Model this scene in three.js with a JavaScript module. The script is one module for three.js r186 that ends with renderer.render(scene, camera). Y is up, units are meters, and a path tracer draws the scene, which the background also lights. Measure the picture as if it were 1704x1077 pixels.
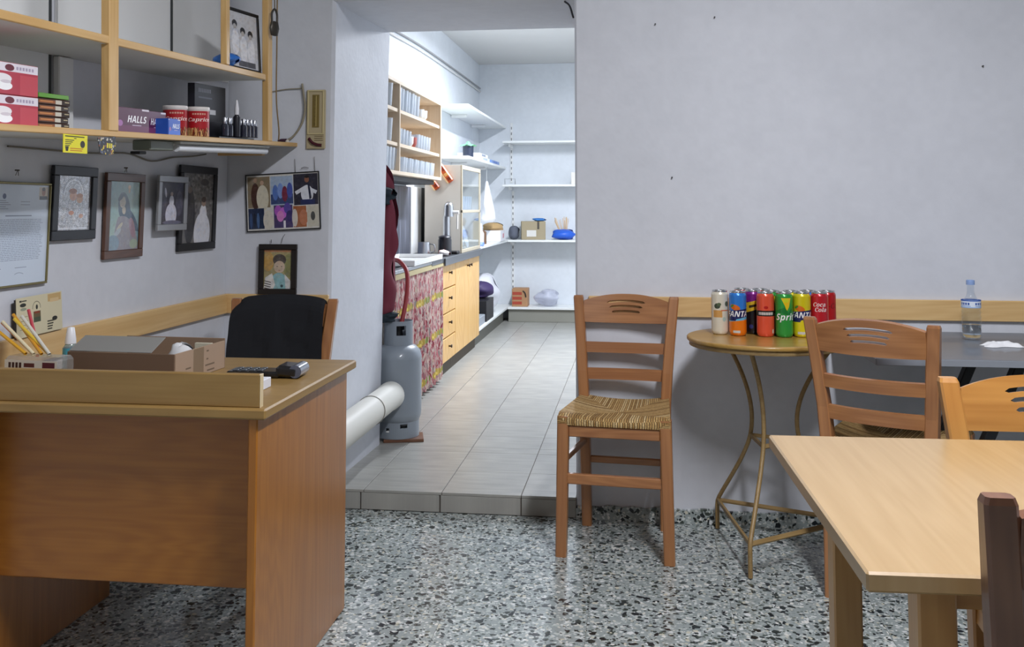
import * as THREE from 'three';
import { mergeGeometries } from 'three/addons/utils/BufferGeometryUtils.js';
import { RectAreaLightUniformsLib } from 'three/addons/lights/RectAreaLightUniformsLib.js';

// ---------- camera, light, exposure ----------
const scene = new THREE.Scene();
scene.background = new THREE.Color(0x000000);
const FOCAL = 1600;                                   // in pixels of the 1704 x 1077 frame
const camera = new THREE.PerspectiveCamera(2 * Math.atan(538.5 / FOCAL) * 180 / Math.PI, 1704 / 1077, 0.05, 40);
camera.position.set(0, 1.16, 0);
camera.rotation.order = 'YXZ';
camera.rotation.y = Math.atan(206 / FOCAL);
camera.rotation.x = 3.5 * Math.PI / 180;
camera.setViewOffset(1704, 1077, 0, 538.5 - 247.1, 1704, 1077);
camera.updateProjectionMatrix();
RectAreaLightUniformsLib.init();
const renderer = new THREE.WebGLRenderer({ antialias: true });
renderer.toneMapping = THREE.LinearToneMapping;
renderer.toneMappingExposure = 1.0;
renderer.shadowMap.enabled = true;
function tubeLight(x, y, z, w, l, intensity, color, turn = 0) {   // the light of a ceiling tube, facing down
  const li = new THREE.RectAreaLight(color, intensity, w, l);
  li.position.set(x, y, z); li.rotation.order = 'YXZ'; li.rotation.set(-Math.PI / 2, turn, 0);
  scene.add(li);
}
const HALL_LAMP = [0.6, 2.74, -1.25], HALL_LAMP_2 = [0.2, 2.74, 2.4], KITCHEN_LAMP = [-0.35, 2.49, -6.75];
tubeLight(HALL_LAMP[0], HALL_LAMP[1] - 0.055, HALL_LAMP[2], 0.16, 1.2, 144, 0xf7f8ff);
tubeLight(HALL_LAMP_2[0], HALL_LAMP_2[1] - 0.055, HALL_LAMP_2[2], 0.16, 1.2, 14, 0xfff2e2);
tubeLight(KITCHEN_LAMP[0], KITCHEN_LAMP[1] - 0.05, KITCHEN_LAMP[2], 0.1, 1.2, 285, 0xeef4ff);

// ---------- helpers ----------
function rng(seed) { let s = seed >>> 0; return () => { s = (s + 0x6d2b79f5) | 0; let t = Math.imul(s ^ (s >>> 15), 1 | s); t = (t + Math.imul(t ^ (t >>> 7), 61 | t)) ^ t; return ((t ^ (t >>> 14)) >>> 0) / 4294967296; }; }
const rnd = rng(11);
const V = (x, y, z) => new THREE.Vector3(x, y, z);
const names = {};
function numbered(n) { const k = names[n] = (names[n] ?? -1) + 1; return k ? n + '_' + String(k).padStart(3, '0') : n; }
function thing(name, label, category, [x, y, z] = [0, 0, 0], turn = 0, group) {
  const o = new THREE.Group(); o.name = numbered(name); scene.add(o);
  o.position.set(x, y, z); o.rotation.y = turn; o.userData = { label, category };
  if (group) o.userData.group = group;
  return o;
}
function M(name, geometry, material, parent, label) {
  const m = new THREE.Mesh(geometry, material); m.name = name; m.castShadow = m.receiveShadow = true;
  if (label) m.userData.label = label;
  if (parent) parent.add(m);
  return m;
}
function one(name, label, category, geometry, material, [x, y, z] = [0, 0, 0], turn = 0, group) {   // a thing of a single mesh
  const m = M(numbered(name), geometry, material, scene); m.position.set(x, y, z); m.rotation.y = turn;
  m.userData = { label, category }; if (group) m.userData.group = group;
  return m;
}
function struct(name, geometry, material, label, category) {
  const m = M(numbered(name), geometry, material, scene); m.userData = { kind: 'structure', label, category }; return m;
}
function copyOf(o, [x, y, z], turn, label, group) {
  const c = o.clone(); c.name = numbered(o.name.replace(/_\d{3}$/, '')); scene.add(c); c.position.set(x, y, z); c.rotation.y = turn;
  c.userData = { ...o.userData, label: label || o.userData.label }; if (group) c.userData.group = group;
  return c;
}
const plain = (g) => { const r = g.index ? g.toNonIndexed() : g; for (const k of Object.keys(r.attributes)) if (!['position', 'normal', 'uv'].includes(k)) r.deleteAttribute(k); return r; };
const join = (...gs) => mergeGeometries(gs.flat().map(plain));
const at = (g, x, y, z, rx = 0, ry = 0, rz = 0) => { if (rx) g.rotateX(rx); if (ry) g.rotateY(ry); if (rz) g.rotateZ(rz); return g.translate(x, y, z); };
// chamfered box, uv in metres with v along the grain axis (0 x, 1 y, 2 z; the longest by default)
function cb(w, h, d, c = 0.003, grain) {
  const H = [w / 2, h / 2, d / 2]; c = Math.min(c, ...H.map((q) => q * 0.6));
  if (grain === undefined) grain = H.indexOf(Math.max(...H));
  const pos = [], nor = [], uv = [], ou = rnd(), ov = rnd();
  const Fv = (a, s) => { const p = [0, 0, 0]; for (let i = 0; i < 3; i++) p[i] = s[i] * (i === a ? H[i] : H[i] - c); return p; };
  const others = [1, 2, 0], o0 = [0, 1, 2].filter((q) => q !== grain);
  function tri(p, q, r) {
    const A = V(...p), n = V(...q).sub(A).cross(V(...r).sub(A)); if (n.length() < 1e-12) return; n.normalize();
    if (n.x * (p[0] + q[0] + r[0]) + n.y * (p[1] + q[1] + r[1]) + n.z * (p[2] + q[2] + r[2]) < 0) { [q, r] = [r, q]; n.negate(); }
    const na = [Math.abs(n.x), Math.abs(n.y), Math.abs(n.z)], dom = na.indexOf(Math.max(...na));
    for (const t of [p, q, r]) {
      pos.push(...t); nor.push(n.x, n.y, n.z);
      if (dom === grain) uv.push(t[o0[0]] + ou, t[o0[1]] * 0.15 + ov); else uv.push(t[[0, 1, 2].find((k) => k !== grain && k !== dom)] + ou + dom * 0.31, t[grain] + ov);
    }
  }
  const quad = (p, q, r, s) => { tri(p, q, r); tri(p, r, s); };
  for (let a = 0; a < 3; a++) {
    const b = others[a], e = others[b];
    for (const s of [-1, 1]) { const f = (x, y) => { const v = [0, 0, 0]; v[a] = s; v[b] = x; v[e] = y; return Fv(a, v); }; quad(f(-1, -1), f(1, -1), f(1, 1), f(-1, 1)); }
    for (const s of [-1, 1]) for (const t of [-1, 1]) { const v = (x) => { const k = [0, 0, 0]; k[a] = s; k[b] = t; k[e] = x; return k; }; quad(Fv(a, v(-1)), Fv(b, v(-1)), Fv(b, v(1)), Fv(a, v(1))); }
  }
  for (const x of [-1, 1]) for (const y of [-1, 1]) for (const z of [-1, 1]) tri(Fv(0, [x, y, z]), Fv(1, [x, y, z]), Fv(2, [x, y, z]));
  const g = new THREE.BufferGeometry();
  g.setAttribute('position', new THREE.Float32BufferAttribute(pos, 3)); g.setAttribute('normal', new THREE.Float32BufferAttribute(nor, 3)); g.setAttribute('uv', new THREE.Float32BufferAttribute(uv, 2));
  return g;
}
const span = (x0, x1, y0, y1, z0, z1, c, g) => cb(Math.abs(x1 - x0), Math.abs(y1 - y0), Math.abs(z1 - z0), c, g).translate((x0 + x1) / 2, (y0 + y1) / 2, (z0 + z1) / 2);
function beam(a, b, w, d, c = 0.003) {                // a bar from a to b
  const p = V(...a), q = V(...b), g = cb(w, p.distanceTo(q), d, c, 1);
  g.applyQuaternion(new THREE.Quaternion().setFromUnitVectors(V(0, 1, 0), q.clone().sub(p).normalize()));
  return g.translate(...p.add(q).multiplyScalar(0.5).toArray());
}
function tube(pts, r, seg = 24, rad = 8) { return plain(new THREE.TubeGeometry(new THREE.CatmullRomCurve3(pts.map((p) => V(...p))), seg, r, rad)); }
function lathe(pts, n = 24) { return plain(new THREE.LatheGeometry(pts.map((p) => new THREE.Vector2(...p)), n)); }
const cyl = (r0, r1, h, n = 20) => plain(new THREE.CylinderGeometry(r0, r1, h, n));
// loft of rectangular sections {x,y,z,w,d} with cut corners
function loft(secs, c = 0.004) {
  const ring = (s) => { const a = s.w / 2, b = s.d / 2; return [[-a + c, -b], [a - c, -b], [a, -b + c], [a, b - c], [a - c, b], [-a + c, b], [-a, b - c], [-a, -b + c]].map(([x, z]) => [s.x + x, s.y, s.z + z]); };
  const R = secs.map(ring), pos = [], uv = [], ou = rnd();
  for (let i = 0; i < R.length - 1; i++) for (let k = 0; k < 8; k++) {
    const j = (k + 1) % 8, A = R[i][k], B = R[i][j], C = R[i + 1][j], D = R[i + 1][k], u0 = k * 0.021 + ou, u1 = (k + 1) * 0.021 + ou;
    for (const [p, u] of [[A, u0], [C, u1], [B, u1], [A, u0], [D, u0], [C, u1]]) { pos.push(...p); uv.push(u, p[1]); }
  }
  for (const [r, up] of [[R[0], false], [R[R.length - 1], true]]) for (let k = 1; k < 7; k++) for (const p of up ? [r[0], r[k + 1], r[k]] : [r[0], r[k], r[k + 1]]) { pos.push(...p); uv.push(p[0] + ou, p[2]); }
  const g = new THREE.BufferGeometry(); g.setAttribute('position', new THREE.Float32BufferAttribute(pos, 3)); g.setAttribute('uv', new THREE.Float32BufferAttribute(uv, 2)); g.computeVertexNormals(); return g;
}
// curved board: outline y0(x)..y1(x), bent by bend(x), thickness t, with slots {x0, x1, y, h}
function curvedBoard(w, y0, y1, bend, t, slots = []) {
  const xs = new Set(); for (let i = 0; i <= 20; i++) xs.add(-w / 2 + w * i / 20);
  for (const s of slots) for (let i = 0; i <= 8; i++) xs.add(s.x0 + (s.x1 - s.x0) * i / 8);
  const X = [...xs].sort((a, b) => a - b).filter((x, i, a) => !i || x - a[i - 1] > 1e-5), pos = [], uv = [], ou = rnd();
  const half = (s, x) => { const e = 0.5 * s.h, m = (s.x1 - s.x0) / 2, q = Math.max(0, m - Math.abs(x - (s.x0 + s.x1) / 2)); return q >= e ? e : Math.sqrt(Math.max(0, e * e - (e - q) * (e - q))); };
  const put = (...ps) => { for (const p of ps) { pos.push(...p); uv.push(p[1] + ou, p[0]); } };
  const q4 = (a, b, c, d) => put(a, b, c, a, c, d);
  const P = (x, y, s) => [x, y, bend(x) + s * t / 2];
  for (let i = 0; i < X.length - 1; i++) {
    const a = X[i], b = X[i + 1], m = (a + b) / 2, act = slots.filter((s) => m > s.x0 && m < s.x1).sort((p, q) => p.y(0) - q.y(0));
    const lo = (x) => [y0(x), ...act.map((s) => s.y(x) + half(s, x))], hi = (x) => [...act.map((s) => s.y(x) - half(s, x)), y1(x)];
    const la = lo(a), lb = lo(b), ha = hi(a), hb = hi(b);
    for (let k = 0; k < la.length; k++) {
      q4(P(a, la[k], 1), P(b, lb[k], 1), P(b, hb[k], 1), P(a, ha[k], 1));
      q4(P(b, lb[k], -1), P(a, la[k], -1), P(a, ha[k], -1), P(b, hb[k], -1));
      q4(P(a, ha[k], 1), P(b, hb[k], 1), P(b, hb[k], -1), P(a, ha[k], -1));
      q4(P(a, la[k], -1), P(b, lb[k], -1), P(b, lb[k], 1), P(a, la[k], 1));
    }
  }
  for (const [x, s] of [[-w / 2, -1], [w / 2, 1]]) { const r = [P(x, y0(x), -1), P(x, y0(x), 1), P(x, y1(x), 1), P(x, y1(x), -1)]; s < 0 ? q4(...r) : q4(r[3], r[2], r[1], r[0]); }
  const g = new THREE.BufferGeometry(); g.setAttribute('position', new THREE.Float32BufferAttribute(pos, 3)); g.setAttribute('uv', new THREE.Float32BufferAttribute(uv, 2)); g.computeVertexNormals(); return g;
}
// draped or crumpled grid: f(u, v) -> [x, y, z]
function grid(nu, nv, f) {
  const pos = [], uv = [], idx = [];
  for (let j = 0; j <= nv; j++) for (let i = 0; i <= nu; i++) { pos.push(...f(i / nu, j / nv)); uv.push(i / nu, j / nv); }
  for (let j = 0; j < nv; j++) for (let i = 0; i < nu; i++) { const a = j * (nu + 1) + i, b = a + nu + 1; idx.push(a, a + 1, b, a + 1, b + 1, b); }
  const g = new THREE.BufferGeometry(); g.setAttribute('position', new THREE.Float32BufferAttribute(pos, 3)); g.setAttribute('uv', new THREE.Float32BufferAttribute(uv, 2)); g.setIndex(idx); g.computeVertexNormals(); return plain(g);
}
// ---------- textures ----------
function valueNoise(seed, n) { const r = rng(seed), a = new Float32Array(n * n); for (let i = 0; i < a.length; i++) a[i] = r(); return (x, y, nx = n, ny = n) => { const xi = Math.floor(x), yi = Math.floor(y), fx = x - xi, fy = y - yi, sx = fx * fx * (3 - 2 * fx), sy = fy * fy * (3 - 2 * fy), m = (q, k) => ((q % k) + k) % k, p = (i, j) => a[m(yi + j, ny) * n + m(xi + i, nx)]; return (p(0, 0) * (1 - sx) + p(1, 0) * sx) * (1 - sy) + (p(0, 1) * (1 - sx) + p(1, 1) * sx) * sy; }; }
function dataTex(n, f, srgb = true) {
  const d = new Uint8Array(n * n * 4);
  for (let j = 0; j < n; j++) for (let i = 0; i < n; i++) { const c = f(i / n, j / n), k = (j * n + i) * 4; d[k] = c[0]; d[k + 1] = c[1]; d[k + 2] = c[2]; d[k + 3] = 255; }
  const t = new THREE.DataTexture(d, n, n); t.wrapS = t.wrapT = THREE.RepeatWrapping; t.magFilter = THREE.LinearFilter; t.minFilter = THREE.LinearMipmapLinearFilter; t.generateMipmaps = true; if (srgb) t.colorSpace = THREE.SRGBColorSpace; t.needsUpdate = true; return t;
}
const mix = (a, b, t) => a.map((q, i) => q + (b[i] - q) * t);
const hex = (h) => [(h >> 16) & 255, (h >> 8) & 255, h & 255];
function woodTex(light, dark, seed, rings = 18, contrast = 1) {   // one metre square, grain along v
  const n1 = valueNoise(seed, 64), n2 = valueNoise(seed + 1, 256), n3 = valueNoise(seed + 2, 8), L = hex(light), D = hex(dark);
  return dataTex(512, (u, v) => {
    const w = n3(u * 8, v * 2, 8, 2) * 2.2 + n1(u * 64, v * 4, 64, 4) * 0.35;
    const r = 0.5 + 0.5 * Math.sin((u * rings + w * 2.4) * 6.283);
    const f = n2(u * 256, v * 8, 256, 8), s = n1(u * 64 + 7, v * 2, 64, 2);
    return mix(L, D, Math.min(1, Math.max(0, (0.34 * r + 0.34 * f + 0.32 * s) * contrast)));
  });
}
function canvasTex(w, h, draw) { const c = document.createElement('canvas'); c.width = w; c.height = h; draw(c.getContext('2d'), w, h); const t = new THREE.CanvasTexture(c); t.colorSpace = THREE.SRGBColorSpace; t.magFilter = THREE.LinearFilter; t.wrapS = THREE.RepeatWrapping; return t; }
const mat = (color, roughness = 0.6, more = {}) => new THREE.MeshStandardMaterial({ color, roughness, metalness: 0, ...more });
const phys = (color, roughness, more) => new THREE.MeshPhysicalMaterial({ color, roughness, ...more });
const woodMat = (l, d, s, rough = 0.42, rings, contrast, coat = 0.3) => phys(0xffffff, rough, { map: woodTex(l, d, s, rings, contrast), clearcoat: coat, clearcoatRoughness: 0.25 });
const print = (w, h, draw, rough = 0.45, more = {}) => phys(0xffffff, rough, { map: canvasTex(w, h, draw), ...more });

const chairWood = woodMat(0xb88150, 0x8c5934, 21, 0.38, 9, 0.9, 0.5);
const darkChairWood = woodMat(0x7a5238, 0x553220, 25, 0.4, 9, 0.9, 0.4);
const honeyWood = woodMat(0xc9944e, 0xa87236, 31, 0.36, 14, 1, 0.5);
const deskWood = woodMat(0xae7128, 0x925817, 41, 0.38, 7, 0.9, 0.3);
const deskTopWood = woodMat(0x9f7f49, 0x896a38, 45, 0.5, 7, 0.9, 0.12);
const railWood = woodMat(0xe8c68c, 0xd4aa70, 51, 0.45, 6, 0.8, 0.2);
const pineWood = woodMat(0xe0bb80, 0xc89c5c, 55, 0.5, 9, 0.9, 0.1);
const beechTop = woodMat(0xb2956b, 0xa28458, 61, 0.32, 8, 0.8, 0.4);
const beechLeg = woodMat(0xc79f69, 0xae8450, 63, 0.4, 7, 0.9, 0.3);
const kitchenPine = woodMat(0xe6bf7c, 0xc9964f, 71, 0.45, 16, 1, 0.2);
const birch = woodMat(0xe2d2bc, 0xd0b99c, 75, 0.5, 8, 0.8, 0.1);
const white = mat(0xe8e9e8, 0.5), whiteGloss = phys(0xf0f0ee, 0.3, { clearcoat: 0.4 }), black = mat(0x121316, 0.5), darkGrey = mat(0x3a3c3f, 0.55);
const steel = phys(0xb8babd, 0.28, { metalness: 1 }), alu = phys(0xc9cacb, 0.35, { metalness: 1 }), brass = phys(0x8a7448, 0.35, { metalness: 1 });
const clearGlass = phys(0xf4f8fb, 0.04, { transmission: 1, thickness: 0, ior: 1.5 }), tumbler = phys(0xf4f8fc, 0.08, { transmission: 0.7, thickness: 0, ior: 1.5 });

// ---------- the rooms ----------
const WZ = -3.67, WZ2 = -4.37, LX = -1.62, DX0 = -1.19, DX1 = -0.23, DTOP = 1.98, KF = 0.075, KX = -1.54, KX2 = 0.55, KZ = -9.4, KC = 2.58, CEIL = 2.9, RX = 4.4, FZ = 4.6;
const plasterN = valueNoise(5, 32), plasterF = valueNoise(6, 128), plasterX = valueNoise(8, 512);
const plaster = (l, seed, amp) => dataTex(512, (u, v) => { const k = (plasterN(u * 4 + seed, v * 4, 4, 4) - 0.5) * 9 + (plasterN(u * 16, v * 16 + seed, 16, 16) - 0.5) * 5 + (plasterF(u * 64, v * 64, 64, 64) - 0.5) * 4; return l.map((q) => q + k * amp); });
const plasterBump = dataTex(512, (u, v) => { const k = 128 + (plasterN(u * 8, v * 8, 8, 8) - 0.5) * 90 + (plasterF(u * 32, v * 32, 32, 32) - 0.5) * 70 + (plasterX(u * 128, v * 128, 128, 128) - 0.5) * 40; return [k, k, k]; }, false);
const wallPaint = mat(0xffffff, 0.62, { map: plaster([217, 220, 227], 0, 1), bumpMap: plasterBump, bumpScale: 0.0022 });
const kitchenPaint = mat(0xffffff, 0.6, { map: plaster([224, 229, 234], 3, 1), bumpMap: plasterBump, bumpScale: 0.001 });
const ceilPaint = mat(0xd8d8d6, 0.7);
for (const t of [wallPaint.map, wallPaint.bumpMap, kitchenPaint.map]) t.repeat.set(0.6, 0.6);

// terrazzo
const terrazzoTex = canvasTex(2048, 2048, (c, w) => {
  const r = rng(77); c.fillStyle = '#9aa3a2'; c.fillRect(0, 0, w, w);
  const chip = (n, lo, hi, cols, el) => {
    for (let i = 0; i < n; i++) {
      const x = r() * w, y = r() * w, s = lo + (hi - lo) * r() * r(), a = r() * 6.28, e = 1 - el * r(), m = 5 + Math.floor(r() * 3), pts = [];
      for (let k = 0; k < m; k++) { const t = (k + 0.7 * r()) / m * 6.283, q = s * (0.65 + 0.5 * r()); const px = Math.cos(t) * q, py = Math.sin(t) * q * e; pts.push([px * Math.cos(a) - py * Math.sin(a), px * Math.sin(a) + py * Math.cos(a)]); }
      c.fillStyle = cols[Math.floor(r() * cols.length)];
      for (const ox of x < 40 ? [0, w] : x > w - 40 ? [0, -w] : [0]) for (const oy of y < 40 ? [0, w] : y > w - 40 ? [0, -w] : [0]) { c.beginPath(); pts.forEach(([px, py], k) => (k ? c.lineTo(x + ox + px, y + oy + py) : c.moveTo(x + ox + px, y + oy + py))); c.closePath(); c.fill(); }
    }
  };
  chip(15000, 4, 14, ['#838e8c', '#8d9693', '#a6acaa', '#929b99'], 0.5);
  chip(15500, 4, 16, ['#c2c9c6', '#d0d5d3', '#b6bebb', '#cfcfc6', '#dde0e0'], 0.55);
  chip(6600, 5, 20, ['#20262a', '#2b3234', '#343b38', '#1a1d20', '#3d4541'], 0.6);
  chip(1800, 5, 13, ['#4c564f', '#5a635c', '#6b6f63'], 0.5);
  chip(1600, 5, 15, ['#e3e3dd', '#c9c6b4'], 0.5);
});
terrazzoTex.wrapT = THREE.RepeatWrapping;
const TER = 1.64;
const terrazzo = phys(0xffffff, 0.17, { map: terrazzoTex });
const grout = mat(0x6c6a64, 0.8), kitchenGrout = mat(0x6a645c, 0.85);
const floorBase = struct('floor', span(LX - 0.2, RX + 0.2, -0.1, -0.0015, WZ - 0.1, FZ + 0.2, 0.001), grout, 'black and white speckled terrazzo tile floor of the main room', 'floor');
{
  const T = 0.41, tiles = [];
  for (let k = 0; k < 12; k++) {
    const g = cb(T - 0.001, 0.012, T - 0.001, 0.00005, 0), p = g.attributes.position, u = g.attributes.uv, ox = (k % 4) * T, oz = Math.floor(k / 4) * T;
    for (let i = 0; i < p.count; i++) u.setXY(i, (p.getX(i) + T / 2 + ox) / TER, (p.getZ(i) + T / 2 + oz) / TER);
    tiles.push(g);
  }
  const edge = {}, r = rng(3);
  for (let i = -4; i < 13; i++) for (let j = -3; j < 20; j++) {
    const x0 = -0.555 + i * T, x1 = x0 + T, z0 = -3.17 - T + j * T - T * 0, z1 = z0 + T;
    const a0 = Math.max(x0, LX), a1 = Math.min(x1, RX), b0 = Math.max(z0, WZ), b1 = Math.min(z1, FZ);
    if (a1 - a0 < 0.01 || b1 - b0 < 0.01) continue;
    const full = a1 - a0 > T - 0.001 && b1 - b0 > T - 0.001;
    let g = tiles[Math.floor(r() * 12)];
    if (!full) {
      const key = [i < 0 ? i : a1 - a0 < T - 0.001 ? i : 'm', b1 - b0 < T - 0.001 ? j : 'm'].join();
      if (!edge[key]) { const e = edge[key] = cb(a1 - a0 - 0.001, 0.012, b1 - b0 - 0.001, 0.00005, 0), p = e.attributes.position, u = e.attributes.uv; for (let q = 0; q < p.count; q++) u.setXY(q, (p.getX(q)) / TER + i * 0.31, p.getZ(q) / TER + j * 0.27); }
      g = edge[key];
    }
    const m = M('tile', g, terrazzo, floorBase); m.position.set((a0 + a1) / 2, -0.006, (b0 + b1) / 2);
    if (full) m.rotation.y = Math.floor(r() * 4) * Math.PI / 2;
  }
}
// walls of the main room; the pier left of the opening is not quite plumb
function leftPier() { const g = span(LX - 0.2, DX0, -0.1, CEIL, WZ2, WZ, 0.012), p = g.attributes.position; for (let i = 0; i < p.count; i++) if (p.getX(i) > -1.3) { const y = p.getY(i) / 1.98, far = (WZ - p.getZ(i)) / (WZ - WZ2); p.setX(i, p.getX(i) - 0.004 + 0.011 * y + far * (0.02 + 0.024 * y)); } return g; }
const wb = struct('wall_back', join(leftPier(), span(DX1, RX + 0.2, -0.1, CEIL, WZ2, WZ, 0.008), span(DX0 - 0.05, DX1 + 0.02, DTOP, CEIL, WZ2, WZ, 0.008)), wallPaint, 'thick grey white plastered wall around the kitchen opening', 'wall');
const nailGeo = at(cyl(0.003, 0.0025, 0.012, 8), 0, 0, 0, Math.PI / 2);
for (const [x, y] of [[0.078, 1.856], [0.30, 1.877], [0.135, 1.272], [1.256, 1.673]]) M('nail', nailGeo, darkGrey, wb).position.set(x, y, WZ + 0.003);
struct('wall_left', span(LX - 0.2, LX, -0.1, CEIL, WZ, FZ + 0.2, 0.004), wallPaint, 'white plastered wall with the shelf and the framed pictures', 'wall');
struct('wall_right', span(RX, RX + 0.2, -0.1, CEIL, WZ, FZ + 0.2, 0.004), wallPaint, 'white plastered wall at the right end of the main room', 'wall');
struct('wall_front', span(LX, RX, -0.1, CEIL, FZ, FZ + 0.2, 0.004), wallPaint, 'white plastered wall behind the camera', 'wall');
struct('ceiling', span(LX - 0.2, RX + 0.2, CEIL, CEIL + 0.15, WZ2, FZ + 0.2, 0.004), ceilPaint, 'white ceiling of the main room', 'ceiling');
{ const w = thing('lintel_cable', 'short dark cable stub at the upper right corner of the opening', 'cable', [0, 0, 0]); M('cable', tube([[-0.275, 1.977, -3.78], [-0.255, 1.955, -3.75], [-0.237, 1.90, -3.72]], 0.004, 14, 6), darkGrey, w); }
// wooden rail round the room
const railY0 = 0.752, railY1 = 0.826;
struct('trim_1', span(DX1 + 0.05, RX, railY0, railY1, WZ, WZ + 0.016, 0.002), railWood, 'pale wooden chair rail on the wall right of the opening', 'trim');
struct('trim_2', span(LX, DX0 - 0.003, railY0 - 0.01, railY1 - 0.008, WZ, WZ + 0.016, 0.002), railWood, 'pale wooden chair rail behind the desk chair', 'trim');
struct('trim_3', span(LX, LX + 0.016, railY0 - 0.01, railY1 - 0.008, WZ + 0.017, FZ, 0.002), railWood, 'pale wooden chair rail along the wall of framed pictures', 'trim');
// terrazzo skirting, its top edge broken
{
  const g = new THREE.BoxGeometry(RX - DX1, 0.05, 0.014, 160, 1, 1), p = g.attributes.position, u = g.attributes.uv, n = valueNoise(9, 256);
  for (let i = 0; i < p.count; i++) { if (p.getY(i) > 0) p.setY(i, 0.025 + (n(p.getX(i) * 30, 1) - 0.5) * 0.014); u.setXY(i, p.getX(i) / TER, p.getY(i) / TER); }
  g.computeVertexNormals();
  const m = struct('baseboard_back', at(plain(g), (RX + DX1) / 2, 0.025, WZ + 0.007), terrazzo, 'low speckled terrazzo skirting under the white wall', 'baseboard');
  m.userData.label = 'low speckled terrazzo skirting under the white wall right of the opening';
}
// kitchen
const tileTex = (seed) => { const n = valueNoise(seed, 64), f = valueNoise(seed + 1, 256); return dataTex(256, (u, v) => { const k = (n(u * 3, v * 22) - 0.5) * 16 + (n(u * 5 + 9, v * 5) - 0.5) * 12 + (f(u * 90, v * 90) - 0.5) * 5; return [164 + k, 163 + k, 157 + k * 0.9]; }); };
const kTiles = [81, 84, 87].map((s) => phys(0xffffff, 0.3, { map: tileTex(s) }));
const kfl = struct('floor_kitchen', join(span(DX0 - 0.01, DX1, -0.1, KF - 0.0025, WZ2 - 0.001, WZ - 0.008, 0.001), span(KX - 0.2, KX2 + 0.2, -0.1, KF - 0.0025, KZ - 0.2, WZ2, 0.001)), kitchenGrout, 'beige ceramic tile floor of the kitchen, one step up', 'floor');
{
  const T = 0.3055, full = cb(T - 0.003, 0.01, T - 0.0008, 0.001, 0), r = rng(4);
  const setUV = (g, w, d) => { const p = g.attributes.position, u = g.attributes.uv; for (let i = 0; i < p.count; i++) u.setXY(i, p.getX(i) / T + 0.5, p.getZ(i) / T + 0.5); return g; };
  setUV(full);
  const cut = {};
  for (let i = -3; i < 6; i++) for (let j = 0; j < 20; j++) {
    const x0 = -0.743 + i * T, z1 = WZ - j * T, z0 = z1 - T, hall = z1 > WZ2 + 0.01;
    const parts = hall && z0 < WZ2 ? [[DX0, DX1, WZ2, z1], [KX, KX2, z0, WZ2]] : hall ? [[DX0, DX1, z0, z1]] : [[KX, KX2, Math.max(z0, KZ), z1]];
    for (const [lo, hi, c0, c1] of parts) {
      const a0 = Math.max(lo, x0), a1 = Math.min(hi, x0 + T), w = a1 - a0, d = c1 - c0; if (w < 0.02 || d < 0.02) continue;
      let g = full; if (w < T - 0.001 || d < T - 0.001) { const key = w.toFixed(3) + d.toFixed(3); g = cut[key] ??= setUV(cb(w - 0.003, 0.01, d - 0.0008, 0.001, 0)); }
      M('tile', g, kTiles[Math.floor(r() * 3)], kfl).position.set((a0 + a1) / 2, KF - 0.005, (c0 + c1) / 2);
    }
  }
  for (const [x0, x1] of [[DX0, -1.062], [-1.059, -0.752], [-0.748, -0.44], [-0.437, DX1]])   // tiles on the riser of the step
    M('riser_tile', setUV(span(x0 + 0.001, x1 - 0.001, 0.001, KF - 0.011, WZ - 0.009, WZ - 0.001, 0.001, 0)), kTiles[1], kfl);
}
struct('wall_kitchen_left', span(KX - 0.2, KX, -0.1, KC, KZ, WZ2, 0.003), kitchenPaint, 'white kitchen wall above the counter', 'wall');
struct('wall_kitchen_right', span(KX2, KX2 + 0.2, -0.1, KC, KZ, WZ2, 0.003), kitchenPaint, 'white wall on the far right of the kitchen', 'wall');
struct('wall_kitchen_back', span(KX - 0.2, KX2 + 0.2, -0.1, KC, KZ - 0.2, KZ, 0.003), kitchenPaint, 'white wall behind the long white shelves', 'wall');
struct('ceiling_kitchen', span(KX - 0.2, KX2 + 0.2, KC, KC + 0.15, KZ - 0.2, WZ2, 0.003), ceilPaint, 'white kitchen ceiling', 'ceiling');

// ceiling lamps, both just outside the view
function tubeLamp([x, y, z], h, l, ceil, label) {
  const t = thing('ceiling_tube_lamp', label, 'lamp', [x, y, z]);
  M('housing', span(-h, h, 0.0, ceil - y, -l / 2 - 0.03, l / 2 + 0.03, 0.004), white, t);
  const glow = mat(0xf4f4f4, 0.5, { emissive: 0xffffff, emissiveIntensity: 3 });
  for (const s of [-1, 1]) M('tube', at(cyl(0.013, 0.013, l, 12), s * h * 0.5, -0.022, 0, Math.PI / 2), glow, t);
  for (const s of [-1, 1]) M('tube_holder', span(-h, h, -0.036, 0, s * (l / 2 + 0.004), s * (l / 2 + 0.026), 0.002), white, t);
}
tubeLamp(HALL_LAMP, 0.08, 1.2, CEIL, 'twin fluorescent tube lamp on the ceiling above the pale table');
tubeLamp(HALL_LAMP_2, 0.08, 1.2, CEIL, 'twin fluorescent tube lamp on the ceiling behind the camera');
tubeLamp(KITCHEN_LAMP, 0.05, 1.2, KC, 'twin fluorescent tube lamp on the kitchen ceiling');

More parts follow.
